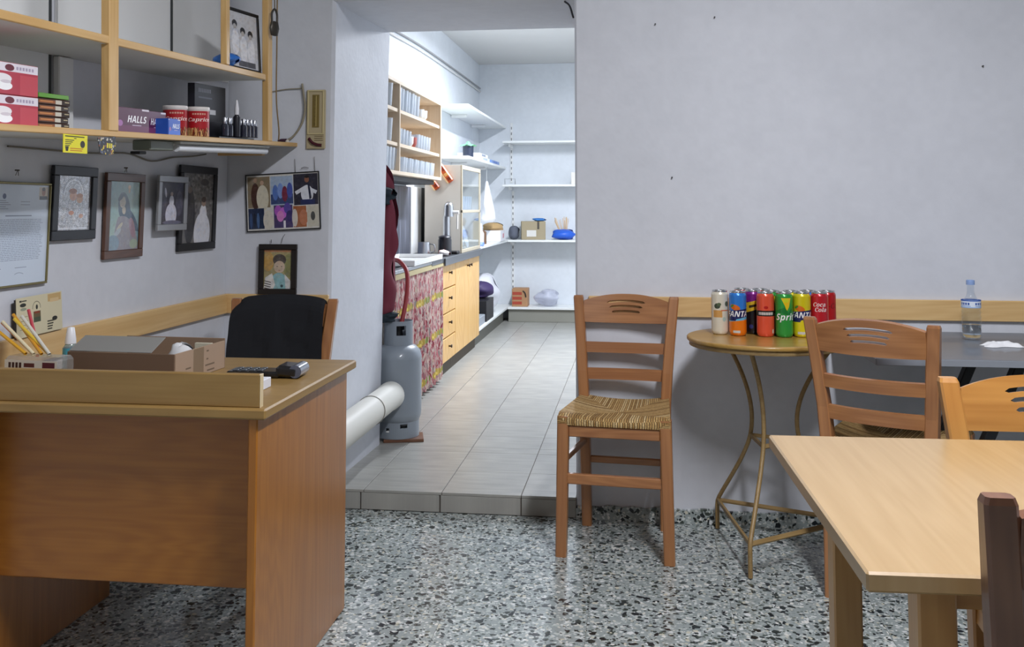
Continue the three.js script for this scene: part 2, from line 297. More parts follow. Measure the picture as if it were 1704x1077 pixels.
// ---------- desk ----------
const DT = 0.71;                                       // desk top height
{
  const t = thing('office_desk', 'brown wooden office desk with a raised front board under the wall shelf', 'desk', [0, 0, 0]);
  M('desk_top', span(-1.60, -0.822, DT - 0.024, DT, -2.79, -2.085, 0.004, 0), deskTopWood, t);
  M('side_panel', span(-0.868, -0.846, 0, DT - 0.024, -2.775, -2.10, 0.003, 1), deskWood, t);
  M('side_panel', span(-1.592, -1.57, 0, DT - 0.024, -2.775, -2.10, 0.003, 1), deskWood, t);
  M('front_panel', span(-1.569, -0.869, 0.27, DT - 0.025, -2.225, -2.205, 0.003, 0), deskWood, t);
  M('board_end', span(-0.842, -0.8405, DT, DT + 0.074, -2.118, -2.10, 0.0004), mat(0xd8c49c, 0.5), t, 'pale end strip');
  const b = M('raised_front_board', span(-1.60, -0.842, DT, DT + 0.074, -2.118, -2.10, 0.002, 0), deskTopWood, t);
}
// ---------- chairs ----------
const rushTex = canvasTex(512, 512, (c, w) => {
  const r = rng(91), cols = ['#bd975c', '#cdaa70', '#a8824a', '#d9bb86', '#96723f', '#c6a166'];
  for (let q = 0; q < 4; q++) {
    c.save(); c.translate(w / 2, w / 2); c.rotate(q * Math.PI / 2); c.beginPath(); c.moveTo(0, 0); c.lineTo(-w / 2, -w / 2); c.lineTo(w / 2, -w / 2); c.closePath(); c.clip();
    c.fillStyle = '#3f2c14'; c.fillRect(-w / 2, -w / 2, w, w);
    for (let x = -w / 2; x < w / 2; x += 11) { c.fillStyle = cols[Math.floor(r() * 6)]; c.fillRect(x + 1, -w / 2, 9, w / 2); for (let y = -w / 2; y < 0; y += 14) { c.fillStyle = r() > 0.5 ? 'rgba(230,200,140,0.35)' : 'rgba(90,60,25,0.3)'; c.fillRect(x + 1 + r() * 5, y + r() * 10, 3, 9); } }
    c.restore();
  }
});
const rush = mat(0xffffff, 0.8, { map: rushTex, bumpMap: rushTex, bumpScale: 0.004 });
const bend = (x) => -0.022 * (1 - (x / 0.17) ** 2);
function makeChair(label, wood, pos, turn, group) {
  const t = thing('wooden_chair', label, 'chair', pos, turn, group);
  for (const s of [-1, 1]) {
    M('front_leg', loft([{ x: s * 0.179, y: 0, z: 0.16, w: 0.036, d: 0.036 }, { x: s * 0.17, y: 0.462, z: 0.16, w: 0.038, d: 0.038 }]), wood, t);
    M('back_post', loft([[0, 0.142, -0.172, 0.034, 0.034], [0.2, 0.144, -0.163, 0.036, 0.036], [0.44, 0.148, -0.16, 0.037, 0.04], [0.56, 0.155, -0.167, 0.037, 0.036], [0.7, 0.166, -0.19, 0.037, 0.032], [0.822, 0.177, -0.214, 0.036, 0.027], [0.83, 0.1775, -0.216, 0.031, 0.022]].map(([y, x, z, w, d]) => ({ x: s * x, y, z, w, d }))), wood, t);
    M('side_seat_rail', beam([s * 0.167, 0.412, 0.145], [s * 0.148, 0.412, -0.145], 0.022, 0.036), wood, t);
    M('side_stretcher', beam([s * 0.172, 0.31, 0.145], [s * 0.145, 0.31, -0.148], 0.016, 0.022), wood, t);
  }
  M('front_seat_rail', span(-0.152, 0.152, 0.394, 0.432, 0.15, 0.172, 0.003), wood, t);
  M('back_seat_rail', span(-0.132, 0.132, 0.396, 0.43, -0.17, -0.15, 0.003), wood, t);
  M('front_stretcher', span(-0.158, 0.158, 0.238, 0.272, 0.15, 0.17, 0.003), wood, t);
  M('back_stretcher', span(-0.128, 0.128, 0.228, 0.252, -0.173, -0.157, 0.003), wood, t);
  const slat = (y0, y1, w, z, tilt) => { const g = curvedBoard(w, () => 0, () => y1 - y0, bend, 0.015); g.rotateX(tilt); return g.translate(0, y0, z); };
  const arch = (x) => 0.108 - 0.035 * Math.pow(Math.abs(x) / 0.17, 2.2);
  const top = curvedBoard(0.312, () => 0, arch, bend, 0.017, [0, 1, 2].map((k) => ({ x0: -0.071 + k * 0.009, x1: 0.071 - k * 0.009, y: (x) => 0.082 - k * 0.019 - 1.4 * x * x, h: 0.0085 })));
  top.rotateX(-0.19); top.translate(0, 0.733, -0.196);
  M('top_rail', top, wood, t);
  M('back_slat', slat(0.624, 0.663, 0.292, -0.18, -0.14), wood, t);
  M('back_slat', slat(0.528, 0.569, 0.278, -0.165, -0.08), wood, t);
  // woven seat, its middle worn down
  const surf = (u, v) => { const z = -0.172 + v * 0.35, w = 0.158 + 0.028 * v, dip = (1 - (2 * u - 1) ** 2); return [(2 * u - 1) * w, 0.474 - 0.026 * dip * (0.55 + 0.45 * Math.sin(v * 3.14)) - (v > 0.93 ? (v - 0.93) ** 2 * 1.9 : 0), z]; };
  const a = grid(24, 24, (u, v) => surf(u, 1 - v)), N = 24, low = 0.433, rim = [];
  const skirt = (f, n, flip) => { const g = grid(n, 3, (u, v) => { const p = f(flip ? 1 - u : u); return [p[0] * (1 + 0.012 * Math.sin(v * 3.14)), p[1] + (low - p[1]) * v, p[2] * (1 + 0.012 * Math.sin(v * 3.14))]; }); const q = g.attributes.uv; for (let i = 0; i < q.count; i++) q.setXY(i, flip ? 1 - q.getX(i) : q.getX(i), 1 - q.getY(i) * 0.12); return g; };
  const under = grid(2, 2, (u, v) => { const p = surf(u, v); return [p[0], low, p[2]]; });
  M('woven_seat', join(a, skirt((u) => surf(u, 1), 24, true), skirt((u) => surf(u, 0), 24, false), skirt((u) => surf(0, u), 24, false), skirt((u) => surf(1, u), 24, true), under), rush, t, 'straw coloured woven rush seat');
  return t;
}
const seatedAt = (x, z, turn) => [x, 0, z];
makeChair('reddish brown wooden chair with woven seat standing in front of the wall beside the opening', chairWood, [-0.062, 0, -3.42], -0.1);
const chairB = makeChair('reddish brown wooden chair turned away from view at the grey table', chairWood, [0, 0, 0], 0);
makeChair('honey coloured wooden chair with dark slots at the far side of the pale table', honeyWood, [0.775, 0, -1.77], 0);
makeChair('dark brown wooden chair in the near corner at the front of the pale table', darkChairWood, [0.564, 0, -1.338], Math.PI).scale.y = 1.022;
{
  // chair at the grey table: its back posts stand at (0.53, -3.02) and (0.81, -2.85)
  const ang = Math.PI + Math.atan2(-0.475, 0.88) * -1; chairB.rotation.y = Math.PI - 0.53;
  const c = Math.cos(chairB.rotation.y), s = Math.sin(chairB.rotation.y), z = -0.214;   // local (0, z) -> world (z s, z c)
  chairB.position.set(0.672 - z * s, 0, -2.935 - z * c);
}
// desk chair with a black jacket over its back
const deskChair = makeChair('brown wooden chair behind the desk with a black jacket over its back', chairWood, [-1.25, 0, -3.16], 0.06);
{
  const cloth = mat(0x15171d, 0.9);
  const n = valueNoise(33, 32);
  const f = (side) => (u, v) => {                      // side +1 front, -1 back; v from top 0 to bottom 1
    const x = -0.187 + u * 0.339, e = Math.sin(u * Math.PI), top = 0.822 + 0.022 * Math.pow(e, 0.5) - (u < 0.12 ? (0.12 - u) * 0.22 : 0), len = side > 0 ? 0.33 : 0.26;
    const y = top - v * len, lean = -0.196 - Math.max(0, y - 0.733) * 0.19 + (y < 0.733 ? (0.733 - y) * 0.17 : 0);
    const r = (side > 0 ? 0.031 : 0.024) * Math.min(1, Math.sqrt(v * 9)), fold = (n(u * 9, v * 5 + side) - 0.5) * 0.012 * Math.min(1, v * 5) + Math.abs(Math.sin(u * 9)) * 0.003;
    return [x * (1 + 0.015 * v), y, lean + bend(x) + side * (r + Math.max(0, fold))];
  };
  const front = grid(28, 22, (u, v) => f(1)(u, v)), back = grid(28, 22, (u, v) => f(-1)(1 - u, v));
  front.scale(1, 1, 1);
  const flip = (g) => { const p = g.attributes.position, q = p.array; for (let i = 0; i < q.length; i += 9) for (let k = 0; k < 3; k++) { const a = q[i + 3 + k]; q[i + 3 + k] = q[i + 6 + k]; q[i + 6 + k] = a; } g.computeVertexNormals(); return g; };
  const j = one('jacket', 'black cloth jacket draped over the back of the desk chair', 'jacket', join(flip(front), flip(back)), cloth, deskChair.position.toArray(), 0.06);
  j.material.side = THREE.DoubleSide;
}

// ---------- pale table in the right foreground ----------
{
  const t = thing('dining_table', 'pale beech table in the right foreground', 'table', [0, 0, 0]);
  t.rotation.y = 0; t.position.set(0.256, 0, -1.552);
  t.rotation.y = 0.03;
  const L = 1.15, D = 0.345;
  M('table_top', span(0, L, 0.706, 0.73, -D, D, 0.003, 2), beechTop, t);
  for (const x of [0.085, L - 0.135]) for (const z of [-D + 0.09, D - 0.135]) M('leg', span(x, x + 0.048, 0, 0.706, z, z + 0.045, 0.003, 1), beechLeg, t);
  for (const z of [-D + 0.105, D - 0.12]) M('apron', span(0.134, L - 0.136, 0.648, 0.705, z - 0.008, z + 0.01, 0.002, 0), beechLeg, t);
  for (const x of [0.1, L - 0.12]) M('apron', span(x - 0.008, x + 0.01, 0.648, 0.705, -D + 0.136, D - 0.136, 0.002, 2), beechLeg, t);
}
// ---------- grey table by the wall ----------
{
  const t = thing('wall_table', 'grey laminate table with black crossed legs against the white wall', 'table', [0, 0, 0]);
  const top = phys(0x6b7078, 0.4, { clearcoat: 0.2 }), edge = mat(0x8b9098, 0.45), leg = mat(0x141518, 0.45);
  M('table_top', span(0.70, 1.95, 0.694, 0.715, -3.642, -2.985, 0.002), top, t);
  M('edge_band', join(span(0.70, 1.95, 0.695, 0.714, -2.985, -2.983, 0.0005), span(0.698, 0.70, 0.695, 0.714, -3.642, -2.985, 0.0005)), edge, t, 'lighter grey edge strip');
  for (const z of [-3.5, -3.14]) {
    M('leg', beam([0.86, 0, z], [1.16, 0.693, z], 0.03, 0.04), leg, t); M('leg', beam([1.78, 0, z], [1.48, 0.693, z], 0.03, 0.04), leg, t);
    M('leg_brace', span(1.16, 1.48, 0.665, 0.692, z - 0.015, z + 0.015, 0.002), leg, t);
  }
}
// water bottle and napkin on it
{
  const t = thing('water_bottle', 'clear plastic water bottle with a blue and white label on the grey table', 'bottle', [1.118, 0.715, -3.44]);
  const pet = phys(0xf2f6fa, 0.06, { transmission: 1, thickness: 0, ior: 1.45 });
  const prof = []; for (let i = 0; i <= 40; i++) { const y = 0.004 + i * 0.00445, r = y < 0.012 ? 0.024 + y * 0.55 : y < 0.112 ? 0.0305 + 0.0011 * Math.sin(y * 420) : y < 0.16 ? 0.0305 - 0.0185 * Math.sin(((y - 0.112) / 0.048) * 1.57) ** 2 * 1 : 0.0115; prof.push([r, y]); }
  M('bottle_body', lathe([[0.001, 0.007], [0.015, 0.002], ...prof, [0.0115, 0.186]], 28), pet, t);
  M('water', lathe([[0.001, 0.009], [0.026, 0.009], [0.0288, 0.018], [0.0288, 0.05], [0.001, 0.05]], 24), phys(0xf4fafc, 0.02, { transmission: 1, thickness: 0.05, ior: 1.33 }), t);
  M('bottle_label', lathe([[0.0313, 0.108], [0.0313, 0.138 - 0.004]], 28), print(512, 96, (c) => { c.fillStyle = '#dfe8f4'; c.fillRect(0, 0, 512, 96); c.fillStyle = '#3c63b4'; c.fillRect(0, 0, 512, 14); for (let x = 10; x < 512; x += 128) { c.fillStyle = '#2f55a8'; for (let k = 0; k < 4; k++) c.fillRect(x + k * 22, 32, 14, 28); c.fillStyle = '#7fa6dc'; c.fillRect(x, 70, 90, 8); } c.fillStyle = '#8db2e0'; c.fillRect(0, 86, 512, 10); }), t, 'blue and white paper label');
  M('bottle_cap', lathe([[0.0001, 0.2], [0.012, 0.2], [0.0135, 0.197], [0.0135, 0.184]], 20), mat(0x8fa9d8, 0.45), t, 'pale blue screw cap');
  const n = valueNoise(44, 16);
  const g = grid(20, 10, (u, v) => { const e = Math.min(u, 1 - u, v, 1 - v) * 4; return [(u - 0.5) * 0.115 * (1 + 0.1 * Math.sin(v * 7)), 0.001 + Math.min(1, e) * (0.006 + 0.014 * n(u * 7, v * 5)), (0.5 - v) * 0.05 * (1 + 0.25 * Math.sin(u * 9))]; });
  const nap = one('paper_napkin', 'crumpled white paper napkin lying on the grey table', 'napkin', g, mat(0xf1f2f4, 0.85, { side: THREE.DoubleSide }), [1.158, 0.715, -3.285], 0.12);
}
// ---------- round iron table ----------
const RT = [0.43, -3.40], RTH = 0.72;
{
  const t = thing('round_iron_table', 'round wooden topped iron bistro table holding drink cans', 'table', [RT[0], 0, RT[1]]);
  const paint = phys(0x9c8458, 0.5, { clearcoat: 0.1 });
  const iron = woodMat(0xa68c5e, 0x84693f, 95, 0.5, 5, 0.9, 0.1);
  const topMat = woodMat(0xbb9550, 0x9a7434, 97, 0.3, 6, 0.9, 0.5);
  const top = lathe([[0.0001, RTH], [0.252, RTH], [0.258, RTH - 0.002], [0.26, RTH - 0.005], [0.26, RTH - 0.012], [0.256, RTH - 0.016], [0.0001, RTH - 0.016]], 64), p = top.attributes.position, u = top.attributes.uv;
  for (let i = 0; i < p.count; i++) u.setXY(i, p.getZ(i) + p.getY(i), p.getX(i));
  M('table_top', top, topMat, t, 'varnished round wooden top');
  M('rim_band', lathe([[0.245, RTH - 0.016], [0.252, RTH - 0.016], [0.252, RTH - 0.03], [0.245, RTH - 0.03]], 48), iron, t);
  const prof = [[0.232, 0.703], [0.2, 0.665], [0.143, 0.59], [0.103, 0.51], [0.089, 0.44], [0.098, 0.37], [0.132, 0.3], [0.186, 0.22], [0.248, 0.135], [0.268, 0.103], [0.27, 0.06], [0.27, 0.004]];
  const A = [1.96, 1.96 + 2.094, 1.96 + 4.189];
  for (const a of A) M('leg', tube(prof.map(([r, y]) => [Math.cos(a) * r + 0.018, y, Math.sin(a) * r]), 0.0075, 48, 8), iron, t);
  const node = (a, r, y) => [Math.cos(a) * r + 0.018, y, Math.sin(a) * r];
  for (let k = 0; k < 3; k++) { M('upper_brace', beam(node(A[k], 0.098, 0.37), node(A[(k + 1) % 3], 0.098, 0.37), 0.006, 0.016, 0.001), iron, t); M('lower_brace', beam(node(A[k], 0.266, 0.105), node(A[(k + 1) % 3], 0.266, 0.105), 0.008, 0.016, 0.001), iron, t); }
}
// ---------- drink cans ----------
const canBody = (() => { const pts = [[0.0001, 0.003], [0.018, 0.003], [0.022, 0], [0.0255, 0.003], [0.0295, 0.013], [0.0295, 0.136], [0.0285, 0.140], [0.0255, 0.146]], g = lathe(pts, 32), p = g.attributes.position, u = g.attributes.uv; for (let i = 0; i < p.count; i++) u.setY(i, (p.getY(i) - 0.002) / 0.144); return g; })();
const canLid = lathe([[0.0001, 0.1475], [0.0215, 0.1475], [0.0225, 0.1465], [0.0235, 0.1505], [0.0255, 0.1515], [0.0263, 0.1495], [0.0255, 0.1458]], 32);
const canTab = join(span(-0.006, 0.006, 0.1478, 0.1488, -0.012, 0.006, 0.0005), at(cyl(0.003, 0.003, 0.002, 10), 0, 0.149, 0.004));
const lidMat = phys(0xd4d6d8, 0.25, { metalness: 1 });
const canPrint = (draw) => phys(0xffffff, 0.3, { map: canvasTex(512, 400, draw), metalness: 0.25, clearcoat: 0.4 });
const fillRect = (c, col, x, y, w, h) => { c.fillStyle = col; c.fillRect(x, y, w, h); };
const poly = (c, col, pts) => { c.fillStyle = col; c.beginPath(); pts.forEach((p, i) => (i ? c.lineTo(...p) : c.moveTo(...p))); c.closePath(); c.fill(); };
const blob = (c, col, x, y, rx, ry, a = 0) => { c.fillStyle = col; c.beginPath(); c.ellipse(x, y, rx, ry, a, 0, 6.284); c.fill(); };
const text = (c, col, s, x, y, font, al = 'center', stroke) => { c.font = font; c.textAlign = al; if (stroke) { c.strokeStyle = stroke; c.lineWidth = 7; c.strokeText(s, x, y); } c.fillStyle = col; c.fillText(s, x, y); };
const fanta = (top, low, mid) => (c, w, h) => { fillRect(c, top, 0, 0, w, h); poly(c, low, [[0, 280], [150, 265], [256, 250], [400, 215], [512, 200], [512, 400], [0, 400]]); if (mid) poly(c, mid, [[0, 225], [512, 140], [512, 235], [0, 290]]); blob(c, '#e2701e', 245, 135, 52, 26, 0.3); blob(c, '#4c8f3a', 215, 122, 22, 10, -0.5); poly(c, '#20265e', [[120, 175], [395, 145], [395, 215], [260, 245], [250, 262], [120, 262]]); text(c, '#ffffff', 'FANTA', 262, 222, 'italic bold 74px sans-serif', 'center', '#20265e'); fillRect(c, '#d8d6d0', 225, 352, 70, 24); };
const CANS = {
  cream: canPrint((c, w, h) => { fillRect(c, '#e6dfcb', 0, 0, w, h); blob(c, '#46513f', 232, 132, 30, 26); blob(c, '#5b6a4b', 250, 116, 20, 16); blob(c, '#5f6650', 330, 112, 20, 26); fillRect(c, '#dba45c', 190, 172, 90, 68); fillRect(c, '#d8805a', 270, 168, 80, 12); blob(c, '#b9cfc6', 300, 258, 18, 22);  }),
  blueOrange: canPrint(fanta('#2f7fd8', '#ee7c12', '#6cbbe0')),
  purple: canPrint((c, w, h) => { fillRect(c, '#17151b', 0, 0, w, h); poly(c, '#7c1c7e', [[0, 0], [512, 0], [512, 60], [0, 120]]); poly(c, '#e0b428', [[160, 110], [400, 50], [400, 130], [160, 205]]); poly(c, '#3a2c14', [[210, 130], [340, 100], [340, 122], [210, 155]]); blob(c, '#2f3a78', 230, 330, 20, 20); blob(c, '#5a1d20', 290, 270, 12, 40); }),
  coral: canPrint((c, w, h) => { fillRect(c, '#e8583a', 0, 0, w, h); blob(c, '#b8201c', 256, 128, 20, 14); fillRect(c, '#26201e', 0, 158, w, 52); c.fillStyle = '#efe6de'; for (let k = 0; k < 8; k++) c.fillRect(182 + k * 19, 172, 13, 26); blob(c, '#f3ebe2', 330, 352, 10, 22); }),
  green: canPrint((c, w, h) => { fillRect(c, '#2f9a3e', 0, 0, w, h); poly(c, '#f0c81c', [[225, 36], [320, 36], [300, 120], [276, 160], [262, 110]]); blob(c, '#d9dc2a', 272, 60, 26, 20); poly(c, '#1d7a34', [[170, 160], [262, 120], [290, 170], [330, 130], [340, 160], [300, 200]]); text(c, '#ffffff', 'Sprite', 285, 242, 'italic bold 84px sans-serif', 'center', '#1c7030'); }),
  yellow: canPrint(fanta('#dccb1a', '#e6d420', null)),
  red: canPrint((c, w, h) => { fillRect(c, '#c2202c', 0, 0, w, h); text(c, '#f6efec', 'Coca', 250, 118, 'italic bold 52px serif'); text(c, '#f6efec', 'Cola', 262, 166, 'italic bold 52px serif'); fillRect(c, '#e6ded8', 225, 300, 60, 54); }),
  darkRed: canPrint((c, w, h) => { fillRect(c, '#bb1218', 0, 0, w, h); text(c, '#7d0a10', 'Coca-Cola', 256, 150, 'italic bold 70px serif');  }),
};
function can(kind, x, z, label, turn = 0, group) {
  const t = thing('drink_can', label, 'can', [x, RTH, z], turn, group);
  const b = M('can_body', canBody, CANS[kind], t); b.rotation.y = Math.PI;
  const l = M('lid', canLid, lidMat, t); M('pull_tab', canTab, lidMat, l); l.rotation.y = turn * 3;
}
can('cream', 0.287, -3.445, 'cream coffee drink can at the left end of the row of cans', -0.1);
can('blueOrange', 0.345, -3.415, 'blue and orange drink can beside the cream can', -0.3);
can('purple', 0.402, -3.47, 'black can with a purple top and yellow band, set back in the row', 0);
can('coral', 0.436, -3.40, 'coral red can with a black band across the middle', -0.05);
can('green', 0.497, -3.392, 'green can with white lettering in the row of cans', -0.1);
can('yellow', 0.558, -3.405, 'yellow can with dark blue lettering', -0.3);
can('red', 0.619, -3.42, 'red can with white script lettering next to the yellow can', -0.15);
can('darkRed', 0.655, -3.475, 'dark red can at the right end of the row of cans', -0.1);
for (const [k, x, z, l] of [['green', 0.466, -3.462, 'can behind the coral and green cans, only its silver lid showing'], ['yellow', 0.53, -3.462, 'can behind the green and yellow cans, only its silver lid showing'], ['blueOrange', 0.592, -3.482, 'can behind the yellow and red cans, only its silver lid showing'], ['coral', 0.372, -3.535, 'can behind the blue can, only its silver lid showing'], ['red', 0.435, -3.53, 'can behind the black can, only its silver lid showing']]) can(k, x, z, l, 0.2);

// ---------- wall shelf over the desk (it climbs slightly towards the corner) ----------
const TILT = 0.0435, SH0 = [-1.62, 1.336, -1.868];
const onShelf = (x, depth, up = 0) => [x, SH0[1] + (-(depth) - 1.868) * TILT + up, depth];   // depth is the world z
function shelfThing(name, label, category, x, z, turn = Math.PI / 2, group, up = 0) {
  const t = thing(name, label, category, onShelf(x, z, up + 0.0005), 0, group); t.rotation.order = 'XYZ'; t.rotation.set(TILT, turn, 0); return t;
}
{
  const t = thing('wall_shelf_unit', 'pale pine wall shelf with two boards, posts and white sliding panels', 'shelf', SH0); t.rotation.x = TILT;
  const D = 0.29, N = 0.35, F = -1.80;                 // depth of the boards, near and far ends in local z
  const shelfWhite = mat(0xd9d9d4, 0.6), strip = mat(0x35393a, 0.6);
  M('lower_board', span(0, D - 0.008, -0.014, 0, N, F, 0.001), shelfWhite, t, 'white faced board');
  M('front_edge', span(D - 0.008, D, -0.015, 0.001, N, F, 0.002), pineWood, t);
  M('upper_board', span(0, D - 0.008, 0.222, 0.242, N, -1.49, 0.001), shelfWhite, t);
  M('front_edge', span(D - 0.008, D, 0.222, 0.243, N, -1.47, 0.002), pineWood, t);
  for (const z of [-0.422, -1.49]) M('post', span(D - 0.022, D + 0.002, 0.0, 0.95, z, z - (z < -1 ? 0.04 : 0.045), 0.002), pineWood, t);
  M('door_post', span(D - 0.022, D, 0.244, 0.95, -1.135, -1.16, 0.002), pineWood, t);
  M('sliding_panel', span(0.007, 0.012, 0.243, 0.94, -0.64, -1.297, 0.001), white, t);
  M('sliding_panel', span(0.007, 0.012, 0.243, 0.94, -1.32, -1.785, 0.001), white, t);
  M('panel_channel', span(0.007, 0.010, 0.243, 0.94, -1.298, -1.319, 0.0005), strip, t, 'dark strip between the sliding panels');
  M('back_panel', span(0.001, 0.006, 0.002, 0.94, N, -0.605, 0.001), white, t);
  M('panel_gap', span(0.001, 0.004, 0.002, 0.94, -0.606, -0.622, 0.0005), strip, t, 'dark gap in the back panelling');
  M('wall_batten', span(0.001, 0.022, 0.002, 0.22, -0.63, -0.7, 0.003), white, t);
  M('back_panel', span(0.001, 0.006, 0.244, 0.94, -0.64, -1.79, 0.001), white, t);
  M('bracket', span(0.02, 0.2, -0.05, -0.016, -1.66, -1.69, 0.002), pineWood, t);
}
function planar(g) { g.computeBoundingBox(); const b = g.boundingBox, p = g.attributes.position, u = g.attributes.uv; for (let i = 0; i < p.count; i++) u.setXY(i, (p.getX(i) - b.min.x) / (b.max.x - b.min.x), (p.getY(i) - b.min.y) / (b.max.y - b.min.y)); return g; }
function upright(g) { g.computeBoundingBox(); const b = g.boundingBox, p = g.attributes.position, u = g.attributes.uv; for (let i = 0; i < p.count; i++) u.setY(i, (p.getY(i) - b.min.y) / (b.max.y - b.min.y)); return g; }
const cardFace = (w, h, draw, rough) => print(w, h, draw, rough ?? 0.4);
// a carton with printed faces: local +z is the front
function carton(t, w, h, d, body, front) {
  M('carton', cb(w, h, d, 0.001).translate(0, h / 2, -d / 2), body, t);
  M('printed_front', at(plain(new THREE.PlaneGeometry(w - 0.002, h - 0.002)), 0, h / 2, 0.0006), front, t);
}
const candyPrint = cardFace(256, 256, (c) => { fillRect(c, '#b8384a', 0, 0, 256, 256); fillRect(c, '#e9e2ea', 0, 0, 256, 70); blob(c, '#6a2030', 90, 38, 26, 28); c.fillStyle = '#b0a4ba'; for (let k = 0; k < 6; k++) c.fillRect(128 + k * 18, 24, 12, 26); blob(c, '#f2eef0', 50, 130, 52, 40); blob(c, '#ffffff', 62, 190, 44, 36); blob(c, '#d9d0d6', 70, 155, 30, 14); fillRect(c, '#c94c58', 150, 90, 106, 166); });
{
  for (const [up, l, dz] of [[0, 'red and white sweets carton standing on the lower shelf board', 0], [0.073, 'red and white sweets carton on top of another carton', 0.004]]) {
    const t = shelfThing('sweets_carton', l, 'box', -1.39, -1.955 - 0.0 + dz, Math.PI / 2, null, up);
    carton(t, 0.16, 0.072, 0.09, mat(0xc65562, 0.5), candyPrint);
    t.position.z = -2.008 + dz;
  }
  const wafer = cardFace(256, 64, (c) => { fillRect(c, '#3a2116', 0, 0, 256, 64); fillRect(c, '#9a5a30', 8, 12, 130, 40); fillRect(c, '#c98a50', 20, 22, 100, 16); fillRect(c, '#cfc8b8', 140, 6, 50, 52); fillRect(c, '#2b1a12', 196, 4, 60, 56); fillRect(c, '#d9c9a0', 215, 20, 36, 10); });
  for (let k = 0; k < 5; k++) {
    const t = shelfThing('chocolate_box', ['lowest', 'second lowest', 'middle', 'fourth', 'topmost'][k] + ' flat box of the brown chocolate stack', 'box', -1.395, -2.155, Math.PI / 2 + (k % 2 ? 0.03 : -0.02), null, k * 0.0145);
    carton(t, 0.128, 0.014, 0.09, mat(0x4a2a1a, 0.5), wafer);
  }
  const g = shelfThing('green_box', 'flat green box lying on top of the brown chocolate stack', 'box', -1.395, -2.155, Math.PI / 2 + 0.04, null, 0.0735);
  carton(g, 0.13, 0.011, 0.092, mat(0x5f9b33, 0.5), cardFace(128, 16, (c) => fillRect(c, '#64a038', 0, 0, 128, 16)));
}
const mentholPrint = (bg, lo, s) => cardFace(256, 128, (c) => { fillRect(c, bg, 0, 0, 256, 128); const gr = c.createLinearGradient(0, 60, 0, 128); fillRect(c, lo, 0, 90, 256, 38); fillRect(c, '#d9d2dc', 0, 0, 20, 10); fillRect(c, '#d9d2dc', 200, 0, 56, 10); blob(c, '#a86aa8', 34, 80, 20, 16); text(c, '#ffffff', 'HALLS', 158, 74, 'italic bold 50px sans-serif'); fillRect(c, '#c8b8cc', 125, 86, 70, 4); });
